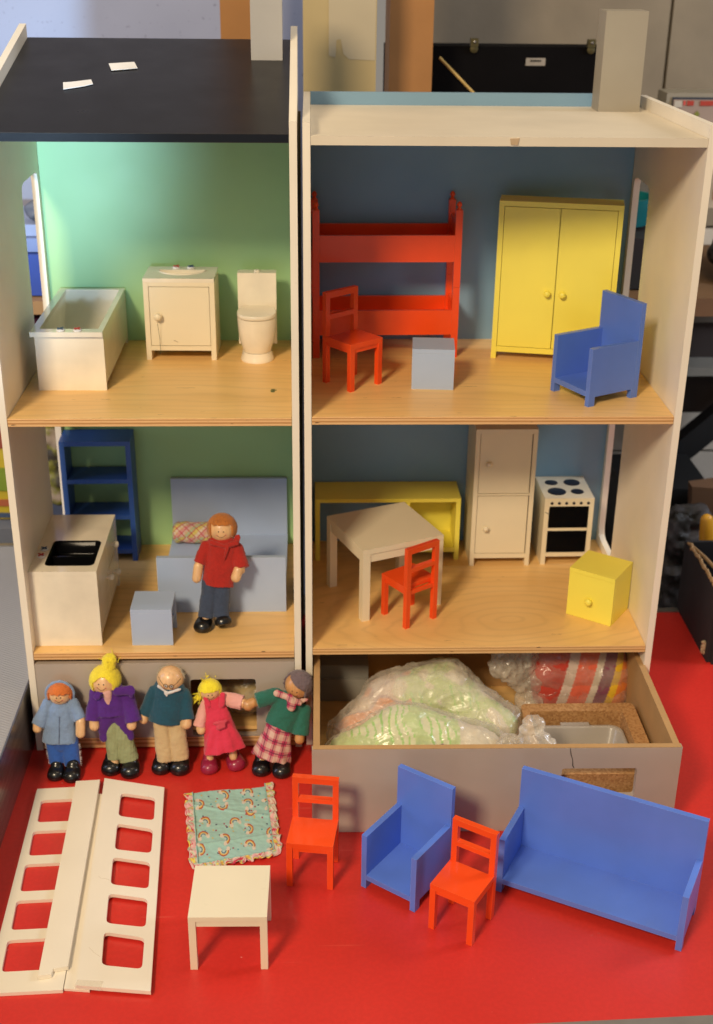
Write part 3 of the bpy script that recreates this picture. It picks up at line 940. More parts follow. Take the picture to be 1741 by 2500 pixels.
# ------------------------------------------------------------------ upper left room
zA, zB = .38688, .12283
tub = thing('bathtub', 'cream bathtub with sloping inside, in the upper green room', 'bathtub', (-.2827, .0800, zA))
w, d, h = .0718, .169, .0630
MB().box(.0025, w, 0, .0045, 0, h - .0052).build('end_panel', MAT['gloss'], tub, bevel=.0005)
MB().box(.0025, w, d - .0045, d, 0, h - .0052).build('end_panel', MAT['gloss'], tub, bevel=.0005)
for x in (.0027, w - .0037):
    MB().box(x, x + .0035, .0046, d - .0046, .0065, h - .0052).build('side_panel', MAT['gloss'], tub, bevel=.0003)
MB().prism([(-.0012, -.0035), (w, -.0035), (w, d), (-.0012, d)], [rrect(.0065, w - .0055, .0085, d - .0060, .0015, 2)], h - .0051, h, 'xy').build('rim', MAT['gloss'], tub, bevel=.0006)
bs = MB()
def br_(x0, x1, y0, y1, z): return [(x, y, z) for x, y in rrect(x0, x1, y0, y1, .0015, 2)]
rg = [br_(.0062, w - .0052, .0082, d - .0057, h - .0006), br_(.0068, w - .0058, .0095, d - .020, h - .018), br_(.0085, w - .0075, .0115, d - .052, h - .044), br_(.0105, w - .0095, .0150, d - .062, h - .052)]
bs.rings(rg, cap=False)
bs.bm.faces.new([v for v in bs.bm.verts][-len(rg[0]):])
bs.build('basin', MAT['gloss'], tub, angle=50)
tap(tub, (.0290, .0025, h), MAT['bluemark']); tap(tub, (.0460, .0025, h), MAT['redmark'])

vs = thing('washstand', 'cream washbasin cabinet with one door and round knob, between bathtub and toilet', 'cabinet', (-.1815, .1823, zA), radians(-1.05))
w, d, h = .0769, .0540, .0875
cabinet(vs, w, d, h, MAT['cream'], .0055, .0108, .0052, .0001, [(.0056, w - .0056, .0162, h - .0052, (.0150, .0500), .0044)], mid=[(h - .0050, h - .0003)])
for ch_ in list(vs.children):
    if ch_.name.startswith('top'): bpy.data.objects.remove(ch_)
D_ = [(.0390 + .0255 * cos(t), .0395 - .0215 * sin(t)) for t in [pi * i / 18 for i in range(19)]]
D_ = [(x, y) for x, y in D_]
tp = MB().prism([(0, 0), (w, 0), (w, d), (0, d)], [D_], h - .0004, h + .0038, 'xy')
tp.build('top', MAT['gloss'], vs, bevel=.0003, seg=1)
bo = MB()
cc = Vector((.0390, .0300, 0))
rs = []
for f, z in ((1.0, h + .0036), (.97, h - .003), (.85, h - .010), (.55, h - .015), (.1, h - .0165)):
    rs.append([(cc.x + (x - cc.x) * f, cc.y + (y - cc.y) * f, z) for x, y in D_])
bo.rings(rs, cap=False); bo.build('bowl', MAT['gloss'], vs, angle=60)
ri = MB(); ri.tube([(x, y, h + .0040) for x, y in [(.0390 + .0262 * cos(t), .0395 - .0222 * sin(t)) for t in [pi * i / 24 for i in range(25)]]], .0006, 6)
ri.build('bowl_rim', MAT['gloss'], vs)
tap(vs, (.0315, .0475, h + .0038), MAT['redmark']); tap(vs, (.0475, .0475, h + .0038), MAT['bluemark'])
hr = MB(); hr.tube([(.0146, -.0090, .0465), (.0150, -.0050, .036), (.0156, -.0030, .025), (.0158, -.0035, .012), (.0157, -.004, .008)], .00022, 5)
hr.build('loose_thread', MAT['eye'], vs)
mk = MB(); mk.tube([(.0305, -.0001, .0222), (.0325, -.0001, .0218), (.0338, -.0001, .0208), (.0352, -.0001, .0207)], .0003, 5)
mk.build('scuff_mark', plain('scuff_brown', (.35, .25, .16), .8), vs)

to = thing('toilet', 'cream toilet with closed lid and square cistern, in the upper green room', 'toilet', (-.0597, .187, zA))
gl = MAT['gloss']
def ell(rx, ryf, ryb, z, cy=0, n=36, p=2.0):
    out = []
    for i in range(n):
        t = 2 * pi * i / n
        c_, s_ = cos(t), sin(t)
        ry = ryb if s_ > 0 else ryf
        out.append((rx * abs(c_) ** (2 / p) * (1 if c_ > 0 else -1), cy + ry * abs(s_) ** (2 / p) * (1 if s_ > 0 else -1), z))
    return out
pd = MB()
pd.rings([ell(.0184, .0205, .020, 0), ell(.0186, .0207, .020, .0008), ell(.0180, .0198, .02, .003), ell(.0164, .0172, .019, .0085), ell(.0162, .0170, .019, .0098)])
pd.build('foot', gl, to, angle=60)
bw = MB()
prof = [(.0152, .0160, .0102), (.0168, .0178, .0150), (.0188, .0200, .022), (.0202, .0218, .031), (.0210, .0228, .040), (.0213, .0232, .0465), (.0212, .0232, .0488)]
bw.rings([ell(a_, b_, .023, z, 0, p=2.15) for a_, b_, z in prof])
bw.build('bowl', gl, to, angle=60)
ld = MB()
ld.rings([ell(.0215, .0236, .0255, z, 0, p=2.3) if z_ else ell(.0210, .0231, .0255, z, 0, p=2.3) for z, z_ in ((.0494, 0), (.0499, 1), (.0533, 1), (.0540, 0))])
ld.build('lid', gl, to, angle=50)
MB().box(-.0213, .0213, .0235, .0385, .0100, .0905).build('cistern', gl, to, bevel=.0009)
bt = MB(); bt.lathe([(0, 0), (.0034, 0), (.0034, .0014), (.0026, .002), (0, .002)], (0, .031, .0905), 'z', 18); bt.build('flush_button', gl, to)

sp_ = MB()
me = None
stn = MB(); 
for i in range(7):
    a = i * .9
    stn.lathe([(0, .0001), (.0012 + .0006 * (i % 3), .0001), (.0010, .0003), (0, .0004)], (.2570 + .0022 * cos(a) * (i % 3), .0825 + .0016 * sin(a) * (i % 3), .38688), 'z', 8)
stn.build('stain', plain('dark_green_stain', (.14, .15, .05), .7), LH)

# ------------------------------------------------------------------ lower left room
ks = thing('sink_unit', 'cream kitchen unit with black double sink, in the lower green room', 'kitchen unit', (-.2247, .0113, zB), radians(90))
w, d, h = .1411, .0714, .0890
t_ = .0055
MB().box(0, t_, 0, d, 0, h - .005).build('side_panel', gl, ks, bevel=.0004)
MB().box(w - t_, w, 0, d, 0, h - .005).build('side_panel', gl, ks, bevel=.0004)
MB().box(t_ + .0001, w - t_ - .0001, .0001, d - .004, .0105, .0155).build('bottom_rail', gl, ks, bevel=.0003)
MB().box(t_ + .0001, w - t_ - .0001, d - .0035, d - .0005, .0105, h - .0052).build('back_panel', gl, ks)
# local x runs along world y, local y runs along world -x
sx0, sx1, sy0, sy1 = .0140, .0718, .0055, .0560
MB().prism([(0, 0), (w, 0), (w, d), (0, d)], [rrect(sx0, sx1, sy0, sy1, .0050, 5)], h - .0049, h, 'xy').build('worktop', gl, ks, bevel=.0004)
sk = MB()
zz = [(0, h + .0003), (.0012, h - .0004), (.0030, h - .012), (.0050, h - .0155)]
sk.rings([[(x, y, z) for x, y in rrect(sx0 + i, sx1 - i, sy0 + i, sy1 - i, .0050, 5)] for i, z in zz], cap=False)
sk.bm.faces.new([v for v in sk.bm.verts][-24:])
si = sk.build('sink', MAT['blackgloss'], ks, angle=60)
MB().box(.0385, .0415, sy0 + .004, sy1 - .004, h - .015, h - .0022).build('divider', MAT['blackgloss'], si, bevel=.0008)
rr_ = MB(); P = [(x, y, h + .0003) for x, y in rrect(sx0, sx1, sy0, sy1, .0050, 5)]; rr_.tube(P + [P[0]], .0007, 6)
rr_.build('sink_rim', MAT['blackgloss'], si)
tap(ks, (.0515, .0633, h), MAT['bluemark']); tap(ks, (.0357, .0637, h), MAT['redmark'])
for (x0, x1, z0, z1, kx, kz) in ((.0056, .0700, .0160, .0835, .0585, .0520), (.0725, .1350, .0160, .0520, .1050, .0345), (.0725, .1350, .0545, .0835, .1030, .0700)):
    o = MB().box(x0 + .0004, x1 - .0004, .0003, .0045, z0, z1).build('door', gl, ks, bevel=.0003)
    knob_bm((kx, .0003, kz), .0040, .0085).build('knob', gl, o, angle=60)
MB().box(.0701, .0724, .0002, .01, .0156, .0838).build('upright', gl, ks)

bc = thing('bookcase', 'dark blue open bookcase in the corner of the lower green room', 'bookcase', (-.2936, .2093, zB), radians(.94))
w, d, h = .0824, .0408, .1555
nv = MAT['navy']
MB().box(0, .006, 0, d, 0, h - .0057).build('side_panel', nv, bc, bevel=.0005)
MB().box(w - .006, w, 0, d, 0, h - .0057).build('side_panel', nv, bc, bevel=.0005)
MB().box(0, w, 0, d, h - .0056, h).build('top', nv, bc, bevel=.0005)
for z in (.1074, .0607, .0152):
    MB().box(.0061, w - .0061, .0004, d - .0004, z - .0052, z).build('shelf', nv, bc, bevel=.0004)

bed = thing('bed', 'pale blue bed with tall headboard and broad footboard, in the lower green room', 'bed', (-.1716, .0828, zB))
w = .1424
pl = MAT['pale']
MB().box(0, w, 0, .0055, 0, .0682).build('footboard', pl, bed, bevel=.0005)
MB().box(.0005, w - .0012, .1645, .1702, 0, .0925).build('headboard', pl, bed, bevel=.0005)
MB().box(.0004, w - .0008, .0056, .1644, .0085, .0170).build('bed_base', pl, bed, bevel=.0005)
pw = MB(); 
NX, NA = 40, 36
L_, R_ = .056, .0128
rings = []
for i in range(NX + 1):
    f = i / NX
    x = L_ * f
    e = min(f, 1 - f)
    r = R_ * (1 - max(0, (.10 - e) / .10) ** 2.2 * .42)
    rings.append([(x, r * cos(2 * pi * k / NA) * 1.08, r * sin(2 * pi * k / NA)) for k in range(NA)])
pw.rings(rings)
me = bpy.data.meshes.new('pillow')
bmesh.ops.recalc_face_normals(pw.bm, faces=pw.bm.faces)
bmesh.ops.subdivide_edges(pw.bm, edges=pw.bm.edges[:], cuts=2, use_grid_fill=True)
pw.bm.to_mesh(me); pw.bm.free()
ruffle(me, .0012, 90, 4, .0004, 300)
ca = me.color_attributes.new('Print', 'FLOAT_COLOR', 'POINT')
rnd = random.Random(5)
for v_, c_ in zip(me.vertices, ca.data):
    an = math.atan2(v_.co.z, v_.co.y) * R_
    p_, q_ = (v_.co.x + an) / .0118, (v_.co.x - an) / .0118
    col = (.62, .52, .26)
    i1, i2 = math.floor(p_ * 2), math.floor(q_ * 2)
    pal = [(.66, .55, .16), (.62, .30, .28), (.40, .47, .30), (.68, .55, .42), (.60, .42, .36)]
    col = pal[(i1 * 3 + i2 * 5) % 5]
    if abs(p_ - round(p_)) < .055 or abs(q_ - round(q_)) < .055: col = (.48, .02, .05)
    elif abs(p_ - .5 - round(p_ - .5)) < .03 or abs(q_ - .5 - round(q_ - .5)) < .03: col = (.62, .40, .06)
    c_.color = (*col, 1)
po = link('pillow', me, attr_mat('plaid_cotton'), None, 80)
po.location = (-.1690, .2290, zB + .0170 + R_ - .0006)
po.rotation_euler = (0, 0, radians(-1))
tag(po, 'round bolster pillow in yellow and red plaid, on the pale blue bed', 'pillow')

# ------------------------------------------------------------------ upper right room
bk = thing('bunk_bed', 'orange red bunk bed against the dark blue wall, upstairs at right', 'bunk bed', (.0020, .1883, ZA), radians(1.39))
w, d, h, p = .1615, .0666, .1636, .0075
rd = MAT['red']
for (x, y) in ((0, 0), (w - p, 0), (0, d - p), (w - p, d - p)):
    o = MB().box(x, x + p, y, y + p, 0, .0797).build('post', rd, bk, bevel=.0005)
    o = MB().box(x, x + p, y, y + p, .0800, h).build('post', rd, bk, bevel=.0005)
    f = MB(); f.lathe([(0, 0), (.0028, 0), (.0028, .0012), (.0017, .002), (.0019, .0036), (.0028, .0046), (.0030, .0058), (.0018, .0082), (0, .0092)], (x + p / 2, y + p / 2, h), 'z', 16)
    f.build('finial', rd, o, angle=60)
for z0, z1 in ((.1078, .1366), (.0262, .0539)):
    MB().box(p + .0001, w - p - .0001, .0006, .0046, z0, z1).build('rail', rd, bk, bevel=.0004)
    MB().box(p + .0001, w - p - .0001, d - .0046, d - .0006, z0, z1).build('rail', rd, bk, bevel=.0004)
    for x in (.0006, w - .0046):
        MB().box(x, x + .004, p + .0001, d - p - .0001, z0, z1 + (.012 if z0 > .1 else .004)).build('end_board', rd, bk, bevel=.0004)
    MB().box(.0048, w - .0048, .0048, d - .0048, z0 + .003, z0 + .008).build('bed_base', rd, bk)

wd = thing('wardrobe', 'yellow wardrobe with two tall doors and round knobs', 'wardrobe', (.2017, .1903, ZA), radians(-11.35))
w, d, h = .1310, .0332, .1748
cabinet(wd, w, d, h, MAT['yellow'], .0055, .0078, .0062, .0056, [(.0056, w / 2, .0142, h - .0058, (w / 2 - .0082, .0770), .0038), (w / 2, w - .0056, .0142, h - .0058, (w / 2 + .0082, .0765), .0038)])

ch0 = chair_proto('orange red chair in front of the bunk bed, upstairs', (.0405, .0732, ZA), radians(39.95))
armchair_proto('blue armchair in front of the yellow wardrobe, upstairs', (.2500, .0806, ZA), radians(-61.3), .0605, .0650, .0990, group='blue armchairs')
st0 = stool_proto('pale blue box stool between orange chair and wardrobe, upstairs', (.1046, .0842, ZA), radians(-4.37))
dup(st0, (-.1926, .0110, zB), radians(-.31), 'pale blue box stool beside the sink unit, downstairs')

# ------------------------------------------------------------------ lower right room
bn = thing('bench', 'long low yellow sideboard with one open compartment, behind the table', 'sideboard', (.0043, .2071, ZB), radians(.37))
w, d, h = .1744, .0525, .0817
yl = MAT['yellow']
MB().box(0, w, 0, d, h - .0045, h).build('top', yl, bn, bevel=.0005)
MB().box(0, .0055, 0, .0055, 0, h - .0046).build('leg', yl, bn, bevel=.0005)
MB().box(0, .0055, d - .0055, d, 0, h - .0046).build('leg', yl, bn, bevel=.0005)
MB().box(w - .0055, w, 0, d, 0, h - .0046).build('side_panel', yl, bn, bevel=.0005)
MB().box(.1085, .1135, 0, d, .0105, h - .0046).build('divider', yl, bn, bevel=.0005)
MB().box(.1136, w - .0056, .0002, d - .004, .0105, .0164).build('shelf', yl, bn, bevel=.0004)
MB().box(.1136, w - .0056, d - .0038, d - .0006, .0105, h - .0047).build('back_panel', yl, bn)

table_proto('cream square table in the lower blue room, with a chair pushed to it', (.0555, .0565, ZB), radians(23.08), .0991, .0975, .0883, .0090, .0062, .0100)
dup(ch0, (.1136, .1010, ZB), radians(214.7), 'orange red chair seen from behind, at the table downstairs')

fg = thing('fridge', 'tall cream fridge with two doors and round knobs', 'fridge', (.1905, .1912, ZB), radians(.45))
w, d, h = .0722, .0670, .1765
cabinet(fg, w, d, h, MAT['cream'], .0052, .0103, .0060, .0058, [(.0054, w - .0060, .0955, .1710, (.0162, .1335), .0036), (.0054, w - .0060, .0166, .0924, (.0167, .0510), .0036)], mid=[(.0927, .0952)])

ck = thing('cooker', 'cream cooker with four dark hob rings and two black ovens', 'cooker', (.2772, .1940, ZB), radians(.83))
w, d, h = .0593, .0672, .0875
cabinet(ck, w, d, h, MAT['cream'], .0056, .0105, .0055, .0125)
for (x, y, r) in ((.0160, .0475, .0077), (.0412, .0473, .0099), (.0178, .0205, .0110), (.0425, .0200, .0077)):
    o = MB(); o.lathe([(0, 0), (r, 0), (r, .0004), (r - .0004, .0005), (0, .0005)], (x, y, h), 'z', 32)
    o.build('hob_ring', plain('hob_blue_black', (.010, .013, .026), .35), ck)
for i in range(6):
    o = MB(); o.lathe([(0, -.0007), (.0017, -.0007), (.0018, -.0003), (.0018, 0), (0, 0)], (.0085 + i * .00875, -.0001, .0814), 'y', 16)
    o.build('dial', MAT['blackpaint'], ck)
for z0, z1 in ((.0492, .0772), (.0170, .0448)):
    o = MB().box(.0060, w - .0060, -.0004, .004, z0, z1).build('oven_door', MAT['blackgloss'], ck, bevel=.0004)
    MB().box(.0105, w - .0105, -.0012, -.0005, z1 - .0062, z1 - .0050).build('handle', MAT['blackgloss'], o, bevel=.0003, seg=1)
MB().box(.0057, w - .0057, .0002, .004, .0449, .0491).build('middle_rail', MAT['cream'], ck)
cr = MB(); cr.tube([(.0007, -.0001, .0700), (.0030, -.0001, .0690), (.0060, -.0006, .0670)], .0003, 5); cr.build('crack', MAT['darkgap'], ck)

yc = thing('bedside_cabinet', 'small bright yellow cabinet with one knob, turned against the right wall', 'cabinet', (.2860, .0718, ZB), radians(-34.64))
w, d, h = .0536, .0513, .0592
MB().box(0, w, .0046, d, 0, h - .0052).build('body', yl, yc, bevel=.0005)
MB().box(0, w, 0, d, h - .0050, h).build('top', yl, yc, bevel=.0009)
dr = MB().box(.0002, w - .0002, .0002, .0044, .0003, h - .0053).build('drawer_front', yl, yc, bevel=.0005)
knob_bm((.0268, .0002, .0250), .0042, .0080).build('knob', yl, dr, angle=60)

# ------------------------------------------------------------------ on the red table
table_proto('cream square table standing on the red tabletop in front of the blanket', (-.1068, -.3319, .0002), radians(-.88), .0672, .0655, .0585, .0062, .0050, .0062)
dup(ch0, (-.0252, -.2278, .0002), radians(-8.39), 'orange red chair on the red tabletop right of the rainbow blanket')
dup(ch0, (.1040, -.2854, .0002), radians(-33.68), 'orange red chair on the red tabletop between blue armchair and sofa')
armchair_proto('blue armchair on the red tabletop left of the sofa', (.0451, -.2293, .0002), radians(-37.4), .0605, .0640, .1030, group='blue armchairs')
armchair_proto('long blue sofa on the red tabletop in front of the open drawer', (.1718, -.2382, .0002), radians(-27.98), .1750, .0600, .1042, 'sofa', 'sofa', None)

# panels
wp = paint('white_panel_paint', (.80, .72, .585), .45, .14, var=.03, dirt=.06)
pa = thing('window_panel', 'white board with five window openings and a narrow strip along its edge, leftmost on the tabletop', 'panel', (-.25, -.2, .0002))
off = Vector((-.25, -.2))
def loc2(L): return [(x + .25, y + .2) for x, y in L]
ex = [(-.2797, -.1026, -.1337), (-.2782, -.152, -.1841), (-.2761, -.2011, -.2343), (-.2738, -.2512, -.2843), (-.2713, -.3015, -.3346)]
holes = [rquad(loc2([(x0 + .0025, y1), (x0 + .040, y1 + .002), (x0 + .038, y0 + .0065), (x0 - .0003, y0 + .0045)]), .0045, 4) for x0, y0, y1 in ex]
MB().prism(loc2([(-.2775, -.3590), (-.2126, -.3560), (-.2236, -.0745), (-.2877, -.0790)]), holes, 0, .0036, 'xy').build('board', wp, pa)
MB().prism(loc2([(-.2352, -.3440), (-.2243, -.3425), (-.2238, -.3365), (-.2116, -.3335), (-.2236, -.0703), (-.2482, -.0722)]), [], .0038, .0080, 'xy').build('strip', wp, pa)

pb = thing('window_panel', 'white board with five complete window openings, on the tabletop left of the rainbow blanket', 'panel', (-.18, -.2, .0002))
def loc3(L): return [(x + .18, y + .2) for x, y in L]
CW = [[[-.1987, -.0961], [-.1623, -.1048], [-.1599, -.1365], [-.1967, -.1285]], [[-.1958, -.1454], [-.1589, -.1552], [-.157, -.1861], [-.1933, -.1795]], [[-.1929, -.196], [-.1561, -.2044], [-.1538, -.2362], [-.1902, -.2292]], [[-.1897, -.2467], [-.1527, -.2546], [-.1506, -.2864], [-.187, -.2802]], [[-.1867, -.2963], [-.1498, -.3044], [-.1478, -.3367], [-.1834, -.3311]]]
MB().prism(loc3([(-.2019, -.354), (-.1376, -.362), (-.1551, -.0825), (-.2197, -.0656)]), [rquad(loc3(list(reversed([(q[0][0] - .0003, q[0][1] + .0050), (q[1][0] - .0003, q[1][1] + .0050), q[2], q[3]]))), .0055, 4) for q in CW], .0026, .0064, 'xy').build('board', wp, pb)
MB().prism(loc3([(-.2122, -.3535), (-.190, -.3560), (-.2050, -.0900), (-.2232, -.0865)]), [], 0, .0024, 'xy').build('hinged_flap', wp, pb)
tapem = plain('clear_tape', (.80, .72, .58), .25)
tapem.node_tree.nodes['Principled BSDF'].inputs['Alpha'].default_value = .16
MB().prism(loc3([(-.2030, -.3565), (-.1800, -.3610), (-.1790, -.3500), (-.2012, -.3480)]), [], .0065, .0067, 'xy').build('tape', tapem, pb)
sc2 = MB()
for P_ in ([(-.203, -.218, .0064), (-.200, -.221, .0064), (-.196, -.2215, .0064), (-.1915, -.2235, .0064)], [(-.1975, -.310, .0064), (-.192, -.3165, .0064), (-.186, -.3215, .0064)]):
    sc2.tube([(x + .18, y + .2, z) for x, y, z in P_], .00012, 4)
sc2.build('scratch', plain('scratch_grey', (.50, .40, .28), .8), pb)

# ------------------------------------------------------------------ rainbow blanket
def fillcolor(me, name, fn):
    ca = me.color_attributes.new(name, 'FLOAT_COLOR', 'POINT')
    for v_, c_ in zip(me.vertices, ca.data):
        c_.color = (*fn(v_), 1)

def bil(q, u, v):
    a = [q[0][i] * (1 - u) + q[1][i] * u for i in range(2)]
    b = [q[3][i] * (1 - u) + q[2][i] * u for i in range(2)]
    return (a[0] * (1 - v) + b[0] * v, a[1] * (1 - v) + b[1] * v)

QW = [(-.1251, -.0886), (-.0506, -.0754), (-.0384, -.1793), (-.111, -.1979)]
QP = [(225, 215), (1195, 98), (1318, 974), (295, 1160)]
RB = [(670, 225, 30), (345, 375, 0), (985, 300, 65), (630, 425, -80), (990, 480, -110), (410, 575, 60), (775, 580, 115), (1010, 680, 10), (1265, 700, 125),
      (355, 765, 110), (690, 820, 25), (1005, 865, 75), (1300, 900, 0), (360, 965, 5), (640, 1020, -90), (970, 140, 80), (1250, 330, 20)]
rnd = random.Random(11)
DOTS = [(rnd.uniform(240, 1300), rnd.uniform(110, 1120), rnd.choice([(.30, .03, .06), (.05, .04, .09), (.55, .42, .12), (.55, .42, .12), (.08, .30, .32), (.30, .03, .06)])) for _ in range(95)]
def print_color(X, Y):
    col = (.33, .54, .46)
    for dx, dy, dc in DOTS:
        if abs(X - dx) < 11 and abs(Y - dy) < 9: col = dc
    for cx, cy, an in RB:
        ex, ey = X - cx, Y - cy
        if abs(ex) > 115 or abs(ey) > 115: continue
        a = radians(an)
        bu = ex * cos(a) - ey * sin(a)
        si = ex * sin(a) + ey * cos(a)
        bu += 38
        for s_ in (-1, 1):
            if (bu - 2) ** 2 + (si - s_ * 52) ** 2 < 27 ** 2 or (bu + 22) ** 2 + (si - s_ * 60) ** 2 < 23 ** 2: col = (.66, .56, .44)
        r = math.hypot(bu, si)
        if bu > 0:
            if 58 < r < 72: col = (.40, .045, .03)
            elif 46 < r <= 58: col = (.66, .42, .06)
            elif 36 < r <= 46: col = (.60, .52, .34)
            elif 22 < r <= 36: col = (.07, .17, .19)
            elif r <= 22: col = (.42, .55, .52)
    return col

bl = thing('blanket', 'small turquoise cloth blanket printed with rainbows, with frilled edge, lying on the red tabletop', 'blanket', (-.08, -.14, .0002))
NU, NV = 190, 200
verts, cols = [], []
for j in range(NV + 1):
    v = j / NV
    for i in range(NU + 1):
        u = i / NU
        x, y = bil(QW, u, v)
        X, Y = bil(QP, u, v)
        y += .0022 * sin(u * 5.0 + .6) * (1 - v) - .0012 * sin(u * 9) * v
        z = .0016 + .0011 * noise.noise(Vector((x * 55, y * 80, 0))) + .0005 * noise.noise(Vector((x * 190, y * 240, 3)))
        z += .0013 * math.exp(-((y + .118 + .25 * (x + .08)) / .0022) ** 2) + .0010 * math.exp(-((y + .163 - .2 * (x + .08)) / .002) ** 2)
        verts.append((x + .08, y + .14, max(z, .0008)))
        cols.append(print_color(X, Y))
faces = [(j * (NU + 1) + i, (j + 1) * (NU + 1) + i, (j + 1) * (NU + 1) + i + 1, j * (NU + 1) + i + 1) for j in range(NV) for i in range(NU)]
me = bpy.data.meshes.new('cloth'); me.from_pydata(verts, [], faces); me.update()
ca = me.color_attributes.new('Print', 'FLOAT_COLOR', 'POINT')
ca.data.foreach_set('color', np.array([(*c, 1) for c in cols], dtype=np.float32).ravel())
cotton = attr_mat('printed_cotton', .9, 1800, .35)
co = link('cloth', me, cotton, bl, 80)
sm_ = co.modifiers.new('thickness', 'SOLIDIFY'); sm_.thickness = .0006; sm_.offset = -1
# frill on three sides
path = [bil(QW, 0, t) for t in np.linspace(-.02, 1, 90)] + [bil(QW, t, 1) for t in np.linspace(.01, 1, 90)] + [bil(QW, 1, t) for t in np.linspace(.99, -.03, 90)]
verts, cols = [], []
NT_ = 14
cen = Vector((-.08, -.137))
for i, pt in enumerate(path):
    a_, b_ = path[max(i - 2, 0)], path[min(i + 2, len(path) - 1)]
    tg = Vector((b_[0] - a_[0], b_[1] - a_[1])).normalized()
    nr = Vector((tg.y, -tg.x))
    if nr.dot(Vector(pt) - cen) < 0: nr = -nr
    wd_ = .0086 + .0008 * sin(i * .55) + .0012 * noise.noise(Vector((i * .21, 0, 0)))
    for k in range(NT_ + 1):
        f = k / NT_
        ph = i * .62 + 1.2 * noise.noise(Vector((i * .12, 2, 0)))
        q = Vector(pt) + nr * (wd_ * f - .0004) + tg * (.0010 * f * sin(ph * 1.3))
        z = .0022 + .0016 * f * sin(ph) + .0007 * noise.noise(Vector((q.x * 300, q.y * 300, 1)))
        if k < 2: z += .0006
        verts.append((q.x + .08, q.y + .14, max(z, .0007)))
        cell = noise.noise(Vector((i * .22, f * 1.4, 9)))
        c = (.58, .58, .42)
        if cell > .25: c = (.74, .40, .38)
        elif cell > .08: c = (.66, .52, .40)
        elif cell < -.28: c = (.76, .58, .08)
        elif cell < -.12: c = (.36, .46, .28)
        if abs(noise.noise(Vector((i * .16 + f * 1.8, f * 1.2, 4)))) < .062: c = (.55, .02, .06)
        if k < 2: c = (.25, .47, .40)
        cols.append(c)
faces = [(i * (NT_ + 1) + k, i * (NT_ + 1) + k + 1, (i + 1) * (NT_ + 1) + k + 1, (i + 1) * (NT_ + 1) + k) for i in range(len(path) - 1) for k in range(NT_)]
me = bpy.data.meshes.new('frill'); me.from_pydata(verts, [], faces); me.update()
ca = me.color_attributes.new('Print', 'FLOAT_COLOR', 'POINT')
ca.data.foreach_set('color', np.array([(*c, 1) for c in cols], dtype=np.float32).ravel())
fo = link('frill', me, cotton, bl, 80)
sm_ = fo.modifiers.new('thickness', 'SOLIDIFY'); sm_.thickness = .0005; sm_.offset = 0

# ------------------------------------------------------------------ what lies in the drawers
gb2 = thing('grey_box', 'grey card box standing in the back left corner of the pulled out drawer', 'box', (.0085, .074, .0086))
gcm = paint('grey_card', (.30, .285, .25), .6, .1)
MB().box(0, .0560, 0, .028, 0, .0285).build('body', gcm, gb2, bevel=.0004)
MB().box(0, .0560, .004, .028, .0287, .0455).build('lid', gcm, gb2, bevel=.0004)

def bagthing(name, label, loc, cloth, film_, cfn, fmat, seed, vox=.0022, camp=.0028, famp=.0026, knot=None):
    t = thing(name, label, 'bag', loc)
    b_ = MB()
    for P in cloth: b_.cap_prim(P)
    me = remeshed(b_, vox * (.55 if camp < .002 else .75), 30); ruffle(me, camp, 60, seed, camp * .4, 170)
    fillcolor(me, 'Print', cfn)
    link('cloth', me, attr_mat('bagged_cloth', .85, 900, .4), t, 80)
    b_ = MB()
    for P in film_: b_.cap_prim(P)
    me = remeshed(b_, vox * .8, 16); ruffle(me, famp, 50, seed + 1)
    me.update(); nor = [v.normal.copy() for v in me.vertices]
    for v_, n_ in zip(me.vertices, nor):
        q = Vector((v_.co.x * 46 + seed, v_.co.y * 46, v_.co.z * 60))
        q += Vector((noise.noise(q * .6), noise.noise(q * .6 + Vector((5, 1, 2))), 0)) * .9
        a_, c_ = 1 - abs(noise.noise(q)) * 2.6, 1 - abs(noise.noise(q * 2.1)) * 3.2
        v_.co += n_ * (max(a_, 0) ** 3 * .0022 + max(c_, 0) ** 3 * .0008 - .0006)
    link('film', me, fmat, t, 80)
    if knot:
        b_ = MB()
        for P in knot: b_.cap_prim(P)
        me = remeshed(b_, .0011, 3)
        me.update(); nor = [v.normal.copy() for v in me.vertices]
        for v_, n_ in zip(me.vertices, nor):
            q = Vector((v_.co.x * 110, v_.co.y * 70, v_.co.z * 110))
            v_.co += n_ * ((1 - abs(noise.noise(q)) * 2.4) * .0022)
        link('knot', me, MAT['knot'], t, 80)
    return t

def c1(v):
    x, y, z = v.co
    n1 = noise.noise(Vector((x * 45, y * 45, z * 45)))
    st_ = math.sin((x * .8 + z * .5 - y * .3) * 900)
    if x > -.004 + n1 * .03:
        if st_ > .7 and n1 > .1: return (.36, .62, .18)
        return (.58, .68, .33) if n1 > -.22 else (.76, .70, .55)
    if n1 > .24: return (.80, .38, .22)
    if n1 > .05: return (.55, .40, .38)
    return (.74, .60, .50)
bagthing('plastic_bag', 'large clear bag of orange and green cloths, filling the left of the open drawer', (.10, .005, .0086),
         [(-.062, -.030, .019, -.012, .0, .038, .018, .032, .95, 'rr'), (-.012, .0, .040, .045, .010, .046, .033, .036, .95, 'rr'), (.045, .008, .042, .098, -.030, .030, .035, .024, .9, 'rr')],
         [(-.064, -.031, .021, -.012, .0, .040, .0215, .035, .95, 'rr'), (-.012, .0, .042, .045, .010, .048, .036, .039, .95, 'rr'), (.045, .008, .044, .102, -.031, .032, .038, .027, .9, 'rr')],
         c1, MAT['milky'], 11)
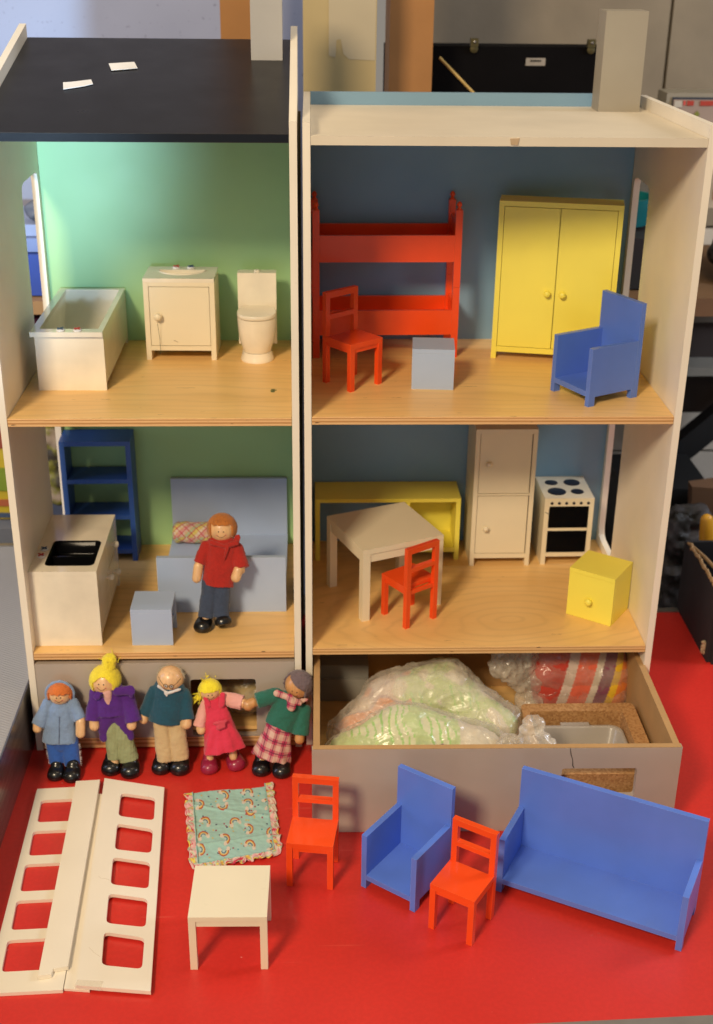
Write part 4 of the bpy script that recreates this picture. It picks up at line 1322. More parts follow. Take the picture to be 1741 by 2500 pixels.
def c2(v):
    x, y, z = v.co
    n1 = noise.noise(Vector((x * 40, y * 40, z * 40)))
    st_ = math.sin((x + z * .35 + n1 * .006) * 760)
    if (x - .045) ** 2 + (z - .062) ** 2 < .012 ** 2 and y < -.01: return (.16, .08, .17)
    if x > .055: return (.68, .61, .46)
    if st_ > .72 and n1 < .12: return (.30, .62, .12)
    if n1 > .12: return (.52, .64, .28)
    return (.72, .72, .46)
bagthing('plastic_bag', 'knotted clear bag with green striped cloth, at the front of the open drawer', (.095, -.100, .0086),
         [(-.055, .006, .034, .0, .020, .050, .031, .039, .95, 'rr'), (.0, .020, .050, .072, .008, .038, .039, .032, .95, 'rr')],
         [(-.056, .006, .035, .0, .020, .051, .0325, .0410, .95, 'rr'), (.0, .020, .051, .078, .008, .040, .0410, .034, .95, 'rr'), (.078, .004, .045, .108, -.006, .062, .026, .012, .9, 'rr')],
         c2, MAT['film'], 21, knot=[(.104, -.004, .060, .116, -.008, .068, .012, .007, .9, 'rr'), (.114, -.008, .067, .136, -.014, .070, .006, .013, .7, 'rr'), (.114, -.008, .067, .128, -.004, .084, .005, .011, .6, 'rr')])
def c3(v):
    x, y, z = v.co
    X = 96 + (x + .305 - .214) / .000144
    q = X + (.088 - (z + .055)) / .058 * 115
    if q < 625: return (.52, .045, .025)
    if q < 705: return (.66, .52, .44)
    if q < 855: return (.74, .13, .065)
    if q < 910: return (.66, .56, .45)
    if q < 1005: return (.23, .065, .105)
    if q < 1062: return (.76, .46, .015)
    return (.72, .19, .02)
bagthing('plastic_bag', 'clear bag holding a cushion striped red, white, purple and yellow, in the drawer', (.305, .055, .055),
         [(-.040, .004, .020, .034, .004, .018, .018, .018, 1.0, 'rr'), (-.040, -.003, .002, .036, -.003, .0, .020, .020, 1.0, 'rr'), (-.038, -.008, -.020, .037, -.008, -.020, .018, .018, 1.0, 'rr'), (-.038, .001, .011, .036, .001, .010, .0195, .0195, 1.0, 'rr'), (-.038, -.006, -.010, .036, -.006, -.010, .0195, .0195, 1.0, 'rr')],
         [(-.040, .004, .020, .034, .004, .018, .0195, .0195, 1.0, 'rr'), (-.040, -.003, .002, .036, -.003, .0, .0215, .0215, 1.0, 'rr'), (-.038, -.008, -.020, .037, -.008, -.020, .0195, .0195, 1.0, 'rr'), (-.055, -.002, -.004, -.04, 0, 0, .014, .0215, 1, 'rr')],
         c3, MAT['film'], 33, camp=.0012, famp=.0022, knot=[(-.050, -.004, -.004, -.068, -.014, -.008, .018, .008, 1, 'rr'), (-.068, -.014, -.006, -.086, -.010, .020, .008, .021, .6, 'rr'), (-.068, -.014, -.010, -.060, -.022, -.026, .008, .015, .7, 'rr'), (-.066, -.012, -.004, -.066, -.006, .026, .007, .014, .6, 'rr')])

corkm = NT('pressed_cork')
cv = corkm.coord()
vo = corkm.add('ShaderNodeTexVoronoi'); vo.inputs['Scale'].default_value = 520
corkm.l(cv, vo.inputs['Vector'])
cc_ = corkm.ramp(vo.outputs['Color'], [(.2, (.33, .155, .05)), (.5, (.42, .215, .075)), (.8, (.48, .26, .10))])
corkm.l(cc_, corkm.b.inputs['Base Color']); corkm.b.inputs['Roughness'].default_value = .9
corkm.bump(corkm.noise(cv, 600, 4), .8, .0008)
cork = thing('cork_box', 'brown pressed cork tray in the right of the open drawer', 'tray', (.2255, -.1425, .0086))
MB().prism(rrect(0, .1235, .0020, .1290, .007, 4), [rrect(.0075, .1080, .0120, .1140, .004, 3)], .0005, .0515, 'xy').build('wall', corkm.m, cork, bevel=.0008)
MB().prism(rrect(.0030, .1200, .0050, .1260, .005, 3), [], 0, .0045, 'xy').build('base', corkm.m, cork)
pc = NT('cloudy_plastic')
pc.b.inputs['Base Color'].default_value = (.46, .41, .35, 1); pc.b.inputs['Roughness'].default_value = .22
pc.b.inputs['Alpha'].default_value = .72
pc.bump(pc.noise(pc.coord(), 90, 3), .15, .001)
ct = thing('plastic_container', 'cloudy clear plastic food container lying in the cork tray', 'container', (.2340, -.1295, .0135))
k = MB()
def rr3(i, z, r=.012): return [(x, y, z) for x, y in rrect(i, .0985 - i, i, .0935 - i, r, 5)]
k.rings([rr3(.0, .0330), rr3(.0014, .0345), rr3(.0040, .0345), rr3(.0056, .0330), rr3(.0090, .010, .010), rr3(.0130, .0070, .008)], cap=False)
k.bm.faces.new([v for v in k.bm.verts][-24:])
kk = k.build('body', pc.m, ct, angle=60)
kk.modifiers.new('thickness', 'SOLIDIFY').thickness = .0008
MB().box(.033, .064, .0936, .0990, .0322, .0336).build('tab', pc.m, ct, bevel=.0004)

bagthing('plastic_bag', 'clear bag of yellowish cloth glimpsed through the cutout of the closed drawer', (-.082, .045, .030),
         [(-.012, .0, .010, .012, .0, .018, .016, .020, 1, 'rr'), (.0, -.01, .0, .014, -.012, .004, .012, .012, 1, 'rr')],
         [(-.016, .0, .012, .012, -.002, .020, .020, .024, 1, 'rr'), (.0, -.01, .0, .010, -.014, .006, .015, .014, 1, 'rr')],
         lambda v: (.50, .36, .12) if noise.noise(v.co * 60) > -.1 else (.58, .50, .33), MAT['film'], 41)

# ------------------------------------------------------------------ dolls
DOLLS = {'boy': {'head': {'F': [0.04506, -0.98821, 0.14631], 'R': [0.99883, 0.04202, -0.02385], 'U': [0.01742, 0.14722, 0.98895], 'c': [-0.00157, 0.02199, 0.08268], 'eye': 0.182, 'r': 0.01195},
         'parts': {'body': [[-0.00157, 0.02199, 0.08268, -0.00158, 0.02185, 0.08226, 0.01173, 0.01173, 0.95, 'rr'],
                            [-0.00183, 0.01892, 0.07339, -0.00195, 0.01752, 0.06916, 0.00522, 0.00522, 0.8, 'rr'],
                            [-0.02581, 0.00832, 0.05339, -0.02573, 0.00678, 0.04873, 0.00456, 0.005, 0.95, 'rr'],
                            [0.02024, 0.00959, 0.06027, 0.02013, 0.00819, 0.05604, 0.00478, 0.00521, 0.95, 'rr'],
                            [0.02031, 0.00737, 0.05659, 0.01977, 0.00333, 0.04432, 0.0053, 0.00521, 0.95, 'rr'],
                            [-0.0086, 0.00535, 0.03228, -0.00718, -0.00339, 0.0058, 0.00436, 0.00437, 1, 'rr'],
                            [0.00785, 0.0053, 0.03211, 0.00929, -0.00373, 0.00476, 0.00437, 0.00438, 1, 'rr'],
                            [-0.00234, 0.01597, 0.06141, -0.00316, 0.00629, 0.03208, 0.00575, 0.00786, 0.8, 'rr'],
                            [-0.00177, 0.02281, 0.08215, -0.00241, 0.01513, 0.05887, 0.00565, 0.00566, 0.9, 'rr'],
                            [-0.00239, 0.01541, 0.05972, -0.01544, 0.01936, 0.0717, 0.00305, 0.00261, 0.9, 'rr'],
                            [-0.01524, 0.01854, 0.07224, -0.02505, 0.0072, 0.05, 0.00261, 0.00348, 0.9, 'rr'],
                            [-0.00239, 0.01541, 0.05972, 0.01179, 0.01956, 0.0723, 0.00305, 0.00261, 0.9, 'rr'],
                            [0.01197, 0.01874, 0.07284, 0.0197, 0.00819, 0.05604, 0.00261, 0.00347, 0.9, 'rr'],
                            [-0.00316, 0.00629, 0.03208, -0.00959, 0.00701, 0.03428, 0.00393, 0.00393, 0.9, 'rr'],
                            [-0.00959, 0.00701, 0.03428, -0.00686, -0.00159, 0.0082, 0.00393, 0.00394, 0.9, 'rr'],
                            [-0.00316, 0.00629, 0.03208, 0.006, 0.00696, 0.03412, 0.00393, 0.00393, 0.9, 'rr'],
                            [0.006, 0.00696, 0.03412, 0.00917, -0.00222, 0.00631, 0.00393, 0.00394, 0.9, 'rr']],
                   'hoodie': [[-0.00215, 0.01515, 0.06196, -0.00296, 0.00547, 0.03265, 0.01437, 0.01964, 0.62, 'rf'],
                              [-0.01479, 0.02004, 0.07073, -0.00242, 0.01819, 0.06511, 0.00566, 0.00741, 0.7, 'rr'],
                              [0.0103, 0.02025, 0.07135, -0.00242, 0.01819, 0.06511, 0.00566, 0.00741, 0.7, 'rr'],
                              [-0.01524, 0.01854, 0.07224, -0.02498, 0.0079, 0.05211, 0.00609, 0.0076, 0.8, 'rf'],
                              [0.01197, 0.01874, 0.07284, 0.01975, 0.00889, 0.05816, 0.00609, 0.00673, 0.85, 'rf'],
                              [-0.00394, 0.03271, 0.07731, -0.00395, 0.03257, 0.07689, 0.01513, 0.01513, 0.7, 'rr']],
                   'trousers': [[-0.0094, 0.0062, 0.03485, -0.00662, -0.00184, 0.0105, 0.0096, 0.00809, 0.8, 'rf'],
                                [0.00619, 0.00615, 0.03469, 0.0094, -0.00246, 0.00861, 0.01048, 0.00897, 0.8, 'rf'],
                                [-0.0016, 0.00617, 0.03477, -0.00175, 0.00449, 0.02966, 0.01571, 0.0131, 0.65, 'rr']]},
         'root': [-0.266, -0.0417, 0],
         'shoes': [[-0.00681, -0.01018, 0.006, 0.00871, 0, 0], [0.01091, -0.01267, 0.006, 0.00935, 0, 0]]},
 'father': {'head': {'F': [-0.00137, -0.98885, 0.14894], 'R': [0.99999, -0.00193, -0.00359], 'U': [0.00384, 0.14893, 0.98884], 'c': [0.01185, 0.02596, 0.10577], 'eye': 0.187, 'r': 0.01515},
            'parts': {'body': [[0.01185, 0.02596, 0.10577, 0.01185, 0.02582, 0.10535, 0.01382, 0.01382, 0.95, 'rr'],
                               [0.01126, 0.02177, 0.09345, 0.01074, 0.01975, 0.08749, 0.0058, 0.00625, 0.8, 'rr'],
                               [-0.01319, 0.01, 0.07058, -0.01377, 0.00884, 0.06718, 0.00468, 0.00535, 0.95, 'rr'],
                               [-0.01367, 0.00828, 0.06847, -0.01576, 0.00394, 0.05569, 0.00548, 0.00526, 0.95, 'rr'],
                               [0.0322, 0.00705, 0.06781, 0.02993, 0.00561, 0.06356, 0.00468, 0.00535, 0.95, 'rr'],
                               [0.02961, 0.0042, 0.06529, 0.02686, 0.0016, 0.05764, 0.00556, 0.00556, 0.95, 'rr'],
                               [-0.0041, 0.00407, 0.04139, -0.00737, -0.00645, 0.01045, 0.00448, 0.00449, 1, 'rr'],
                               [0.01016, 0.00331, 0.03916, 0.01026, -0.00649, 0.01033, 0.00448, 0.00449, 1, 'rr'],
                               [0.0111, 0.02002, 0.08536, 0.00659, 0.00636, 0.04517, 0.00697, 0.00699, 0.8, 'rr'],
                               [0.01179, 0.02682, 0.10536, 0.01107, 0.01915, 0.0828, 0.0058, 0.00581, 0.9, 'rr'],
                               [0.01108, 0.01944, 0.08365, -0.00536, 0.02034, 0.08629, 0.00313, 0.00268, 0.9, 'rr'],
                               [-0.00528, 0.01948, 0.08671, -0.01277, 0.00927, 0.06845, 0.00268, 0.00356, 0.9, 'rr'],
                               [0.01108, 0.01944, 0.08365, 0.02756, 0.01941, 0.08357, 0.00313, 0.00268, 0.9, 'rr'],
                               [0.02762, 0.01856, 0.08399, 0.03349, 0.00575, 0.06396, 0.00268, 0.00357, 0.9, 'rr'],
                               [0.00659, 0.00636, 0.04517, -0.00185, 0.00725, 0.04779, 0.00403, 0.00403, 0.9, 'rr'],
                               [-0.00185, 0.00725, 0.04779, -0.00745, -0.00546, 0.0104, 0.00403, 0.00404, 0.9, 'rr'],
                               [0.00659, 0.00636, 0.04517, 0.01065, 0.00722, 0.04772, 0.00403, 0.00403, 0.9, 'rr'],
                               [0.01065, 0.00722, 0.04772, 0.0102, -0.00521, 0.01115, 0.00403, 0.00404, 0.9, 'rr']],
                      'collar': [[0.00098, 0.01106, 0.09577, 0.01417, 0.00961, 0.09149, 0.00266, 0.00221, 0.6, 'rr'],
                                 [0.0141, 0.01046, 0.09106, 0.02828, 0.01159, 0.09438, 0.00266, 0.0031, 0.6, 'rr'],
                                 [0.02714, 0.01545, 0.09249, 0.02897, 0.01746, 0.09842, 0.004, 0.00355, 0.45, 'rr'],
                                 [0.01866, 0.00849, 0.09202, 0.01497, 0.00389, 0.0785, 0.00221, 0.00133, 0.5, 'rr']],
                      'jeans': [[-0.00178, 0.0064, 0.04824, -0.00734, -0.00572, 0.0126, 0.00895, 0.0083, 0.8, 'rf'],
                                [0.01071, 0.00638, 0.04817, 0.01029, -0.00546, 0.01335, 0.0094, 0.00875, 0.8, 'rf']],
                      'shirt': [[0.01117, 0.01917, 0.08578, 0.00667, 0.00551, 0.04562, 0.01741, 0.01746, 0.62, 'rf'],
                                [-0.00484, 0.01919, 0.08586, 0.01115, 0.01859, 0.08407, 0.00669, 0.00982, 0.8, 'rr'],
                                [0.02718, 0.01885, 0.08485, 0.01115, 0.01859, 0.08407, 0.00715, 0.00982, 0.8, 'rr'],
                                [-0.00528, 0.01948, 0.08671, -0.01274, 0.01, 0.07058, 0.00714, 0.00713, 0.85, 'rf'],
                                [0.02762, 0.01856, 0.08399, 0.03351, 0.00647, 0.0661, 0.00759, 0.00891, 0.85, 'rf']]},
            'root': [-0.1096, 0.053, 0.1235],
            'shoes': [[-0.00951, -0.00765, 0.006, 0.00965, -0.2, 0], [0.01228, -0.01046, 0.01, 0.00896, 0.25, 0.6]]},
 'girl': {'head': {'F': [0.10285, -0.99257, 0.06496], 'R': [0.99119, 0.10774, 0.07703], 'U': [-0.08346, 0.05646, 0.99491], 'c': [-0.01111, 0.01791, 0.08307], 'eye': 0.17, 'r': 0.01159},
          'parts': {'body': [[-0.01111, 0.01805, 0.0835, -0.01111, 0.01791, 0.08307, 0.01137, 0.01137, 0.95, 'rr'],
                             [-0.00979, 0.01525, 0.07499, -0.00855, 0.01356, 0.06987, 0.00394, 0.00438, 0.8, 'rr'],
                             [-0.0212, 0.00245, 0.04833, -0.0207, 0.0009, 0.04364, 0.00459, 0.00503, 0.95, 'rr'],
                             [0.02354, 0.01017, 0.07174, 0.02962, 0.00945, 0.06955, 0.00481, 0.00612, 0.95, 'rr'],
                             [-0.01225, -0.00195, 0.02288, -0.01201, -0.00677, 0.00826, 0.00418, 0.00418, 1, 'rr'],
                             [0.01145, -0.00118, 0.02521, 0.01306, -0.00516, 0.01316, 0.0044, 0.0044, 1, 'rr'],
                             [-0.0086, 0.01494, 0.07103, -0.0057, 0.01099, 0.05906, 0.00473, 0.00421, 0.8, 'rr'],
                             [-0.01119, 0.01874, 0.08254, -0.00864, 0.0141, 0.06848, 0.00569, 0.0057, 0.9, 'rr'],
                             [-0.00862, 0.01438, 0.06933, -0.01692, 0.0144, 0.0694, 0.00307, 0.00263, 0.9, 'rr'],
                             [-0.01683, 0.01358, 0.06994, -0.02299, 0.00147, 0.04536, 0.00263, 0.0035, 0.9, 'rr'],
                             [-0.00862, 0.01438, 0.06933, 0.0041, 0.01603, 0.07432, 0.00307, 0.00263, 0.9, 'rr'],
                             [0.00417, 0.0152, 0.07486, 0.02346, 0.01029, 0.06907, 0.00263, 0.0035, 0.9, 'rr'],
                             [-0.0057, 0.01099, 0.05906, -0.01234, -0.00142, 0.02145, 0.00351, 0.00396, 0.9, 'rr'],
                             [-0.0057, 0.01099, 0.05906, 0.01137, -0.00065, 0.02378, 0.00351, 0.00396, 0.9, 'rr']],
                    'dress': [[-0.00718, 0.01231, 0.06912, -0.00218, 0.00624, 0.05074, 0.01138, 0.0149, 0.62, 'rf'],
                              [-0.00258, 0.00723, 0.05373, 0.00356, -0.00367, 0.02071, 0.01402, 0.02286, 0.6, 'ff']],
                    'pocket': [[-0.00642, -0.00563, 0.05627, 0.00616, -0.00483, 0.05868, 0.00174, 0.00217, 0.4, 'rr'],
                               [-0.00127, -0.0069, 0.05241, 0.00395, -0.00622, 0.05448, 0.00304, 0.00304, 0.35, 'rr']],
                    'shirt': [[-0.00864, 0.01535, 0.07076, -0.00574, 0.0114, 0.05879, 0.01183, 0.01053, 0.6, 'rr'],
                              [-0.01683, 0.01358, 0.06994, -0.02296, 0.00217, 0.0475, 0.00481, 0.007, 0.85, 'rf'],
                              [0.00417, 0.0152, 0.07486, 0.02349, 0.01099, 0.0712, 0.007, 0.00853, 0.85, 'rf']],
                    'straps': [[-0.0152, 0.00813, 0.07918, -0.01184, 0.00547, 0.07111, 0.00261, 0.00261, 0.6, 'rr'],
                               [0.00305, 0.00919, 0.08239, 0.00118, 0.00571, 0.07183, 0.00304, 0.00305, 0.6, 'rr']]},
          'root': [-0.0983, -0.0345, 0],
          'shoes': [[-0.01289, -0.00805, 0.006, 0.00924, 0.1, 0], [0.01455, -0.00238, 0.009, 0.00972, 0.35, 0]]},
 'grandfather': {'head': {'F': [-0.0395, -0.9983, -0.04287],
                          'R': [0.99647, -0.03618, -0.07573],
                          'U': [0.07405, -0.04571, 0.99621],
                          'c': [0.00204, 0.01997, 0.09687],
                          'eye': 0.215,
                          'r': 0.01415},
                 'parts': {'body': [[0.00205, 0.02011, 0.0973, 0.00204, 0.01997, 0.09687, 0.01393, 0.01393, 0.95, 'rr'],
                                    [0.00096, 0.01606, 0.08504, -2e-05, 0.01397, 0.0787, 0.0061, 0.00698, 0.8, 'rr'],
                                    [0.01912, 0.00335, 0.05864, 0.01858, 0.00111, 0.05185, 0.00523, 0.00567, 0.95, 'rr'],
                                    [-0.02665, 0.00981, 0.06003, -0.0272, 0.00784, 0.05407, 0.00481, 0.00525, 0.95, 'rr'],
                                    [-0.00801, 0.00277, 0.04477, -0.0056, -0.0088, 0.00968, 0.00437, 0.00439, 1, 'rr'],
                                    [0.00983, 0.00272, 0.04459, 0.01144, -0.00858, 0.01036, 0.00437, 0.00439, 1, 'rr'],
                                    [0.00037, 0.01591, 0.08155, -0.00409, 0.00583, 0.05099, 0.00733, 0.00735, 0.8, 'rr'],
                                    [0.00193, 0.0208, 0.09635, 0.00032, 0.01507, 0.07901, 0.00566, 0.00567, 0.9, 'rr'],
                                    [0.00034, 0.01535, 0.07986, -0.01567, 0.01624, 0.08254, 0.00305, 0.00262, 0.9, 'rr'],
                                    [-0.01555, 0.01541, 0.08307, -0.02627, 0.00882, 0.05704, 0.00261, 0.0035, 0.9, 'rr'],
                                    [0.00034, 0.01535, 0.07986, 0.01725, 0.01474, 0.07801, 0.00305, 0.00262, 0.9, 'rr'],
                                    [0.01735, 0.01392, 0.07854, 0.01906, 0.00209, 0.05482, 0.00262, 0.00349, 0.9, 'rr'],
                                    [-0.00409, 0.00583, 0.05099, -0.00839, 0.00669, 0.05359, 0.00394, 0.00393, 0.9, 'rr'],
                                    [-0.00839, 0.00669, 0.05359, -0.00528, -0.008, 0.00909, 0.00393, 0.00395, 0.9, 'rr'],
                                    [-0.00409, 0.00583, 0.05099, 0.00726, 0.00635, 0.05259, 0.00394, 0.00394, 0.9, 'rr'],
                                    [0.00726, 0.00635, 0.05259, 0.01136, -0.00749, 0.01063, 0.00394, 0.00395, 0.9, 'rr']],
                           'collar': [[-0.00966, 0.00742, 0.09581, 0.00052, 0.00503, 0.08859, 0.00138, 0.00138, 0.9, 'rr'],
                                      [0.00052, 0.00503, 0.08859, 0.01349, 0.00624, 0.09225, 0.00138, 0.00138, 0.9, 'rr'],
                                      [-0.00288, 0.0048, 0.08878, -0.00078, 0.00382, 0.08582, 0.0013, 0.00112, 0.9, 'rr']],
                           'sweater': [[0.00048, 0.01509, 0.08208, -0.00398, 0.00501, 0.05155, 0.01831, 0.01836, 0.62, 'rf'],
                                       [-0.01382, 0.01541, 0.08306, 0.00046, 0.01481, 0.08124, 0.00741, 0.00959, 0.8, 'rr'],
                                       [0.01651, 0.01448, 0.08024, 0.00046, 0.01481, 0.08124, 0.00741, 0.00959, 0.8, 'rr'],
                                       [-0.01555, 0.01541, 0.08307, -0.02623, 0.00953, 0.05917, 0.00741, 0.00699, 0.85, 'rf'],
                                       [0.01735, 0.01392, 0.07854, 0.01909, 0.00279, 0.05694, 0.00742, 0.00785, 0.85, 'rf']],
                           'trousers': [[-0.00839, 0.00669, 0.05359, -0.00525, -0.00743, 0.01081, 0.00918, 0.00856, 0.8, 'rf'],
                                        [0.00726, 0.00635, 0.05259, 0.01138, -0.00693, 0.01235, 0.00962, 0.00922, 0.8, 'rf']]},
                 'root': [-0.153, -0.035, 0],
                 'shoes': [[-0.00952, -0.0066, 0.006, 0.00989, 0, 0], [0.01072, -0.0077, 0.006, 0.01055, 0, 0]]},
 'grandmother': {'head': {'F': [-0.28655, -0.95806, -0.00299],
                          'R': [0.93942, -0.28036, -0.19721],
                          'U': [0.1881, -0.05932, 0.98036],
                          'c': [0.02923, 0.02249, 0.08935],
                          'eye': 0.188,
                          'r': 0.01443},
                 'parts': {'body': [[0.02923, 0.02249, 0.08935, 0.02923, 0.02235, 0.08893, 0.01399, 0.01399, 0.95, 'rr'],
                                    [0.02304, 0.01858, 0.07751, 0.01994, 0.01606, 0.06988, 0.00525, 0.00613, 0.8, 'rr'],
                                    [-0.01918, 0.01331, 0.07368, -0.02443, 0.01249, 0.07118, 0.00523, 0.00654, 0.95, 'rr'],
                                    [0.03075, 0.00181, 0.04184, 0.02998, -0.0003, 0.03545, 0.00525, 0.00547, 0.95, 'rr'],
                                    [-0.0102, 0.00036, 0.0223, -0.01035, -0.00503, 0.00597, 0.00483, 0.00484, 1, 'rr'],
                                    [0.00996, -0.00042, 0.01994, 0.01117, -0.00568, 0.00401, 0.00484, 0.00484, 1, 'rr'],
                                    [0.01816, 0.01632, 0.06765, 0.00837, 0.00903, 0.04554, 0.00649, 0.00667, 0.8, 'rr'],
                                    [0.02922, 0.02331, 0.08883, 0.01814, 0.01548, 0.06509, 0.00569, 0.0057, 0.9, 'rr'],
                                    [0.01815, 0.01576, 0.06594, 0.00424, 0.01974, 0.078, 0.00307, 0.00263, 0.9, 'rr'],
                                    [0.00426, 0.01891, 0.07853, -0.01571, 0.01302, 0.0728, 0.00262, 0.00349, 0.9, 'rr'],
                                    [0.01815, 0.01576, 0.06594, 0.03476, 0.0143, 0.06152, 0.00307, 0.00263, 0.9, 'rr'],
                                    [0.03477, 0.01348, 0.06207, 0.03117, 0.00054, 0.038, 0.00263, 0.0035, 0.9, 'rr'],
                                    [0.00837, 0.00903, 0.04554, -0.01025, 0.00088, 0.02086, 0.00351, 0.00396, 0.9, 'rr'],
                                    [0.00837, 0.00903, 0.04554, 0.00993, 0.00011, 0.0185, 0.00351, 0.00396, 0.9, 'rr']],
                           'scarf': [[0.01933, 0.00777, 0.08356, 0.0297, 0.0058, 0.07756, 0.00347, 0.00304, 0.6, 'rr'],
                                     [0.01934, 0.00692, 0.08309, 0.0064, 0.00863, 0.08826, 0.00303, 0.0039, 0.5, 'rr'],
                                     [0.02022, 0.0061, 0.08362, 0.0219, 0.00303, 0.07434, 0.00346, 0.0052, 0.5, 'rr'],
                                     [0.02879, 0.00934, 0.07678, 0.03837, 0.01001, 0.07881, 0.00305, 0.00174, 0.6, 'rr']],
                           'skirt': [[0.01018, 0.0099, 0.0512, -0.00107, -0.00265, 0.01318, 0.01315, 0.02155, 0.62, 'ff']],
                           'sweater': [[0.01818, 0.0155, 0.06819, 0.00839, 0.00821, 0.04609, 0.0162, 0.01667, 0.62, 'rf'],
                                       [0.006, 0.01835, 0.07681, 0.01819, 0.01635, 0.07075, 0.00787, 0.01051, 0.8, 'rr'],
                                       [0.03303, 0.01405, 0.06379, 0.01818, 0.01578, 0.06904, 0.00701, 0.01051, 0.8, 'rr'],
                                       [0.00426, 0.01891, 0.07853, -0.01569, 0.01372, 0.07492, 0.00875, 0.00872, 0.85, 'rf'],
                                       [0.03477, 0.01348, 0.06207, 0.03118, 0.00124, 0.04013, 0.00789, 0.00897, 0.85, 'rf']]},
                 'root': [-0.0441, -0.04, 0],
                 'shoes': [[-0.01118, -0.00652, 0.006, 0.00989, 0, 0], [0.01085, -0.01058, 0.006, 0.00987, 0, 0]]},
 'mother': {'head': {'F': [-0.12526, -0.96548, 0.22838], 'R': [0.99033, -0.13551, -0.0297], 'U': [0.05962, 0.22245, 0.97312], 'c': [-0.01366, 0.02394, 0.09619], 'eye': 0.175, 'r': 0.01543},
            'parts': {'body': [[-0.01366, 0.02394, 0.09619, -0.01367, 0.0238, 0.09577, 0.01521, 0.01521, 0.95, 'rr'],
                               [-0.0118, 0.01976, 0.08351, -0.01021, 0.01766, 0.07715, 0.00522, 0.0061, 0.8, 'rr'],
                               [-0.02564, 0.0073, 0.05789, -0.02555, 0.00506, 0.05111, 0.00543, 0.00566, 0.95, 'rr'],
                               [0.01426, 0.00636, 0.05805, 0.01391, 0.00426, 0.0517, 0.00522, 0.00544, 0.95, 'rr'],
                               [-0.00681, 0.00433, 0.03677, -0.00528, -0.00498, 0.00854, 0.00437, 0.00438, 1, 'rr'],
                               [0.00361, 0.0043, 0.03666, 0.00951, -0.00532, 0.00752, 0.00437, 0.00438, 1, 'rr'],
                               [-0.00938, 0.0203, 0.08211, -0.00816, 0.01288, 0.05963, 0.00627, 0.00751, 0.8, 'rr'],
                               [-0.01382, 0.02477, 0.09567, -0.00943, 0.01946, 0.07957, 0.00565, 0.00566, 0.9, 'rr'],
                               [-0.00942, 0.01974, 0.08042, -0.02408, 0.02034, 0.08224, 0.00305, 0.00261, 0.9, 'rr'],
                               [-0.02392, 0.01951, 0.08277, -0.02745, 0.00619, 0.05451, 0.00261, 0.00348, 0.9, 'rr'],
                               [-0.00942, 0.01974, 0.08042, 0.00794, 0.02025, 0.08196, 0.00305, 0.00261, 0.9, 'rr'],
                               [0.00808, 0.01942, 0.08249, 0.01603, 0.004, 0.05393, 0.00261, 0.00348, 0.9, 'rr'],
                               [-0.00816, 0.01288, 0.05963, -0.0075, 0.00993, 0.05069, 0.00393, 0.00393, 0.9, 'rr'],
                               [-0.0075, 0.00993, 0.05069, -0.00534, -0.0029, 0.01181, 0.00393, 0.00394, 0.9, 'rr'],
                               [-0.00816, 0.01288, 0.05963, 0.00118, 0.0099, 0.05061, 0.00393, 0.00393, 0.9, 'rr'],
                               [0.00118, 0.0099, 0.05061, 0.00987, -0.00352, 0.00994, 0.00393, 0.00395, 0.9, 'rr']],
                      'collar': [[0.00017, 0.01135, 0.08984, 0.01392, 0.01158, 0.09055, 0.00475, 0.00562, 0.35, 'rr'],
                                 [-0.0144, 0.01167, 0.0908, -0.0214, 0.00975, 0.08499, 0.00389, 0.00432, 0.35, 'rr'],
                                 [0.01392, 0.01158, 0.09055, 0.01466, 0.00964, 0.08467, 0.00432, 0.00216, 0.35, 'rr']],
                      'jacket': [[-0.00922, 0.01947, 0.08264, -0.00801, 0.01206, 0.06018, 0.01567, 0.01875, 0.62, 'rf'],
                                 [-0.01213, 0.01195, 0.06289, -0.0162, 0.00355, 0.03743, 0.01307, 0.00524, 0.6, 'rr'],
                                 [0.00259, 0.01191, 0.06275, 0.00986, 0.00375, 0.03802, 0.01307, 0.00612, 0.6, 'rr'],
                                 [-0.02305, 0.01951, 0.08276, -0.00924, 0.01919, 0.0818, 0.00653, 0.00957, 0.8, 'rr'],
                                 [0.00723, 0.0197, 0.08334, -0.00924, 0.01919, 0.0818, 0.00653, 0.00957, 0.8, 'rr'],
                                 [-0.02392, 0.01951, 0.08277, -0.0274, 0.00689, 0.05663, 0.00696, 0.00848, 0.85, 'rf'],
                                 [0.00808, 0.01942, 0.08249, 0.01607, 0.0047, 0.05605, 0.0074, 0.00913, 0.85, 'rf']],
                      'shirt': [[-0.01046, 0.01275, 0.08803, -0.00943, 0.00914, 0.07708, 0.00562, 0.00346, 0.9, 'rr']],
                      'trousers': [[-0.00765, 0.01075, 0.05014, -0.00546, -0.00153, 0.01295, 0.00961, 0.00833, 0.8, 'rf'],
                                   [0.00103, 0.01072, 0.05005, 0.00976, -0.00215, 0.01107, 0.00962, 0.01031, 0.8, 'rf']]},
            'root': [-0.2061, -0.0392, 0],
            'shoes': [[-0.00967, -0.00287, 0.006, 0.0101, 0, 0], [0.01154, -0.00836, 0.006, 0.01028, 0, 0]]}}

FELT = {}
def F(n, c, **k):
    if n not in FELT: FELT[n] = felt(n, c, **k)
    return FELT[n]

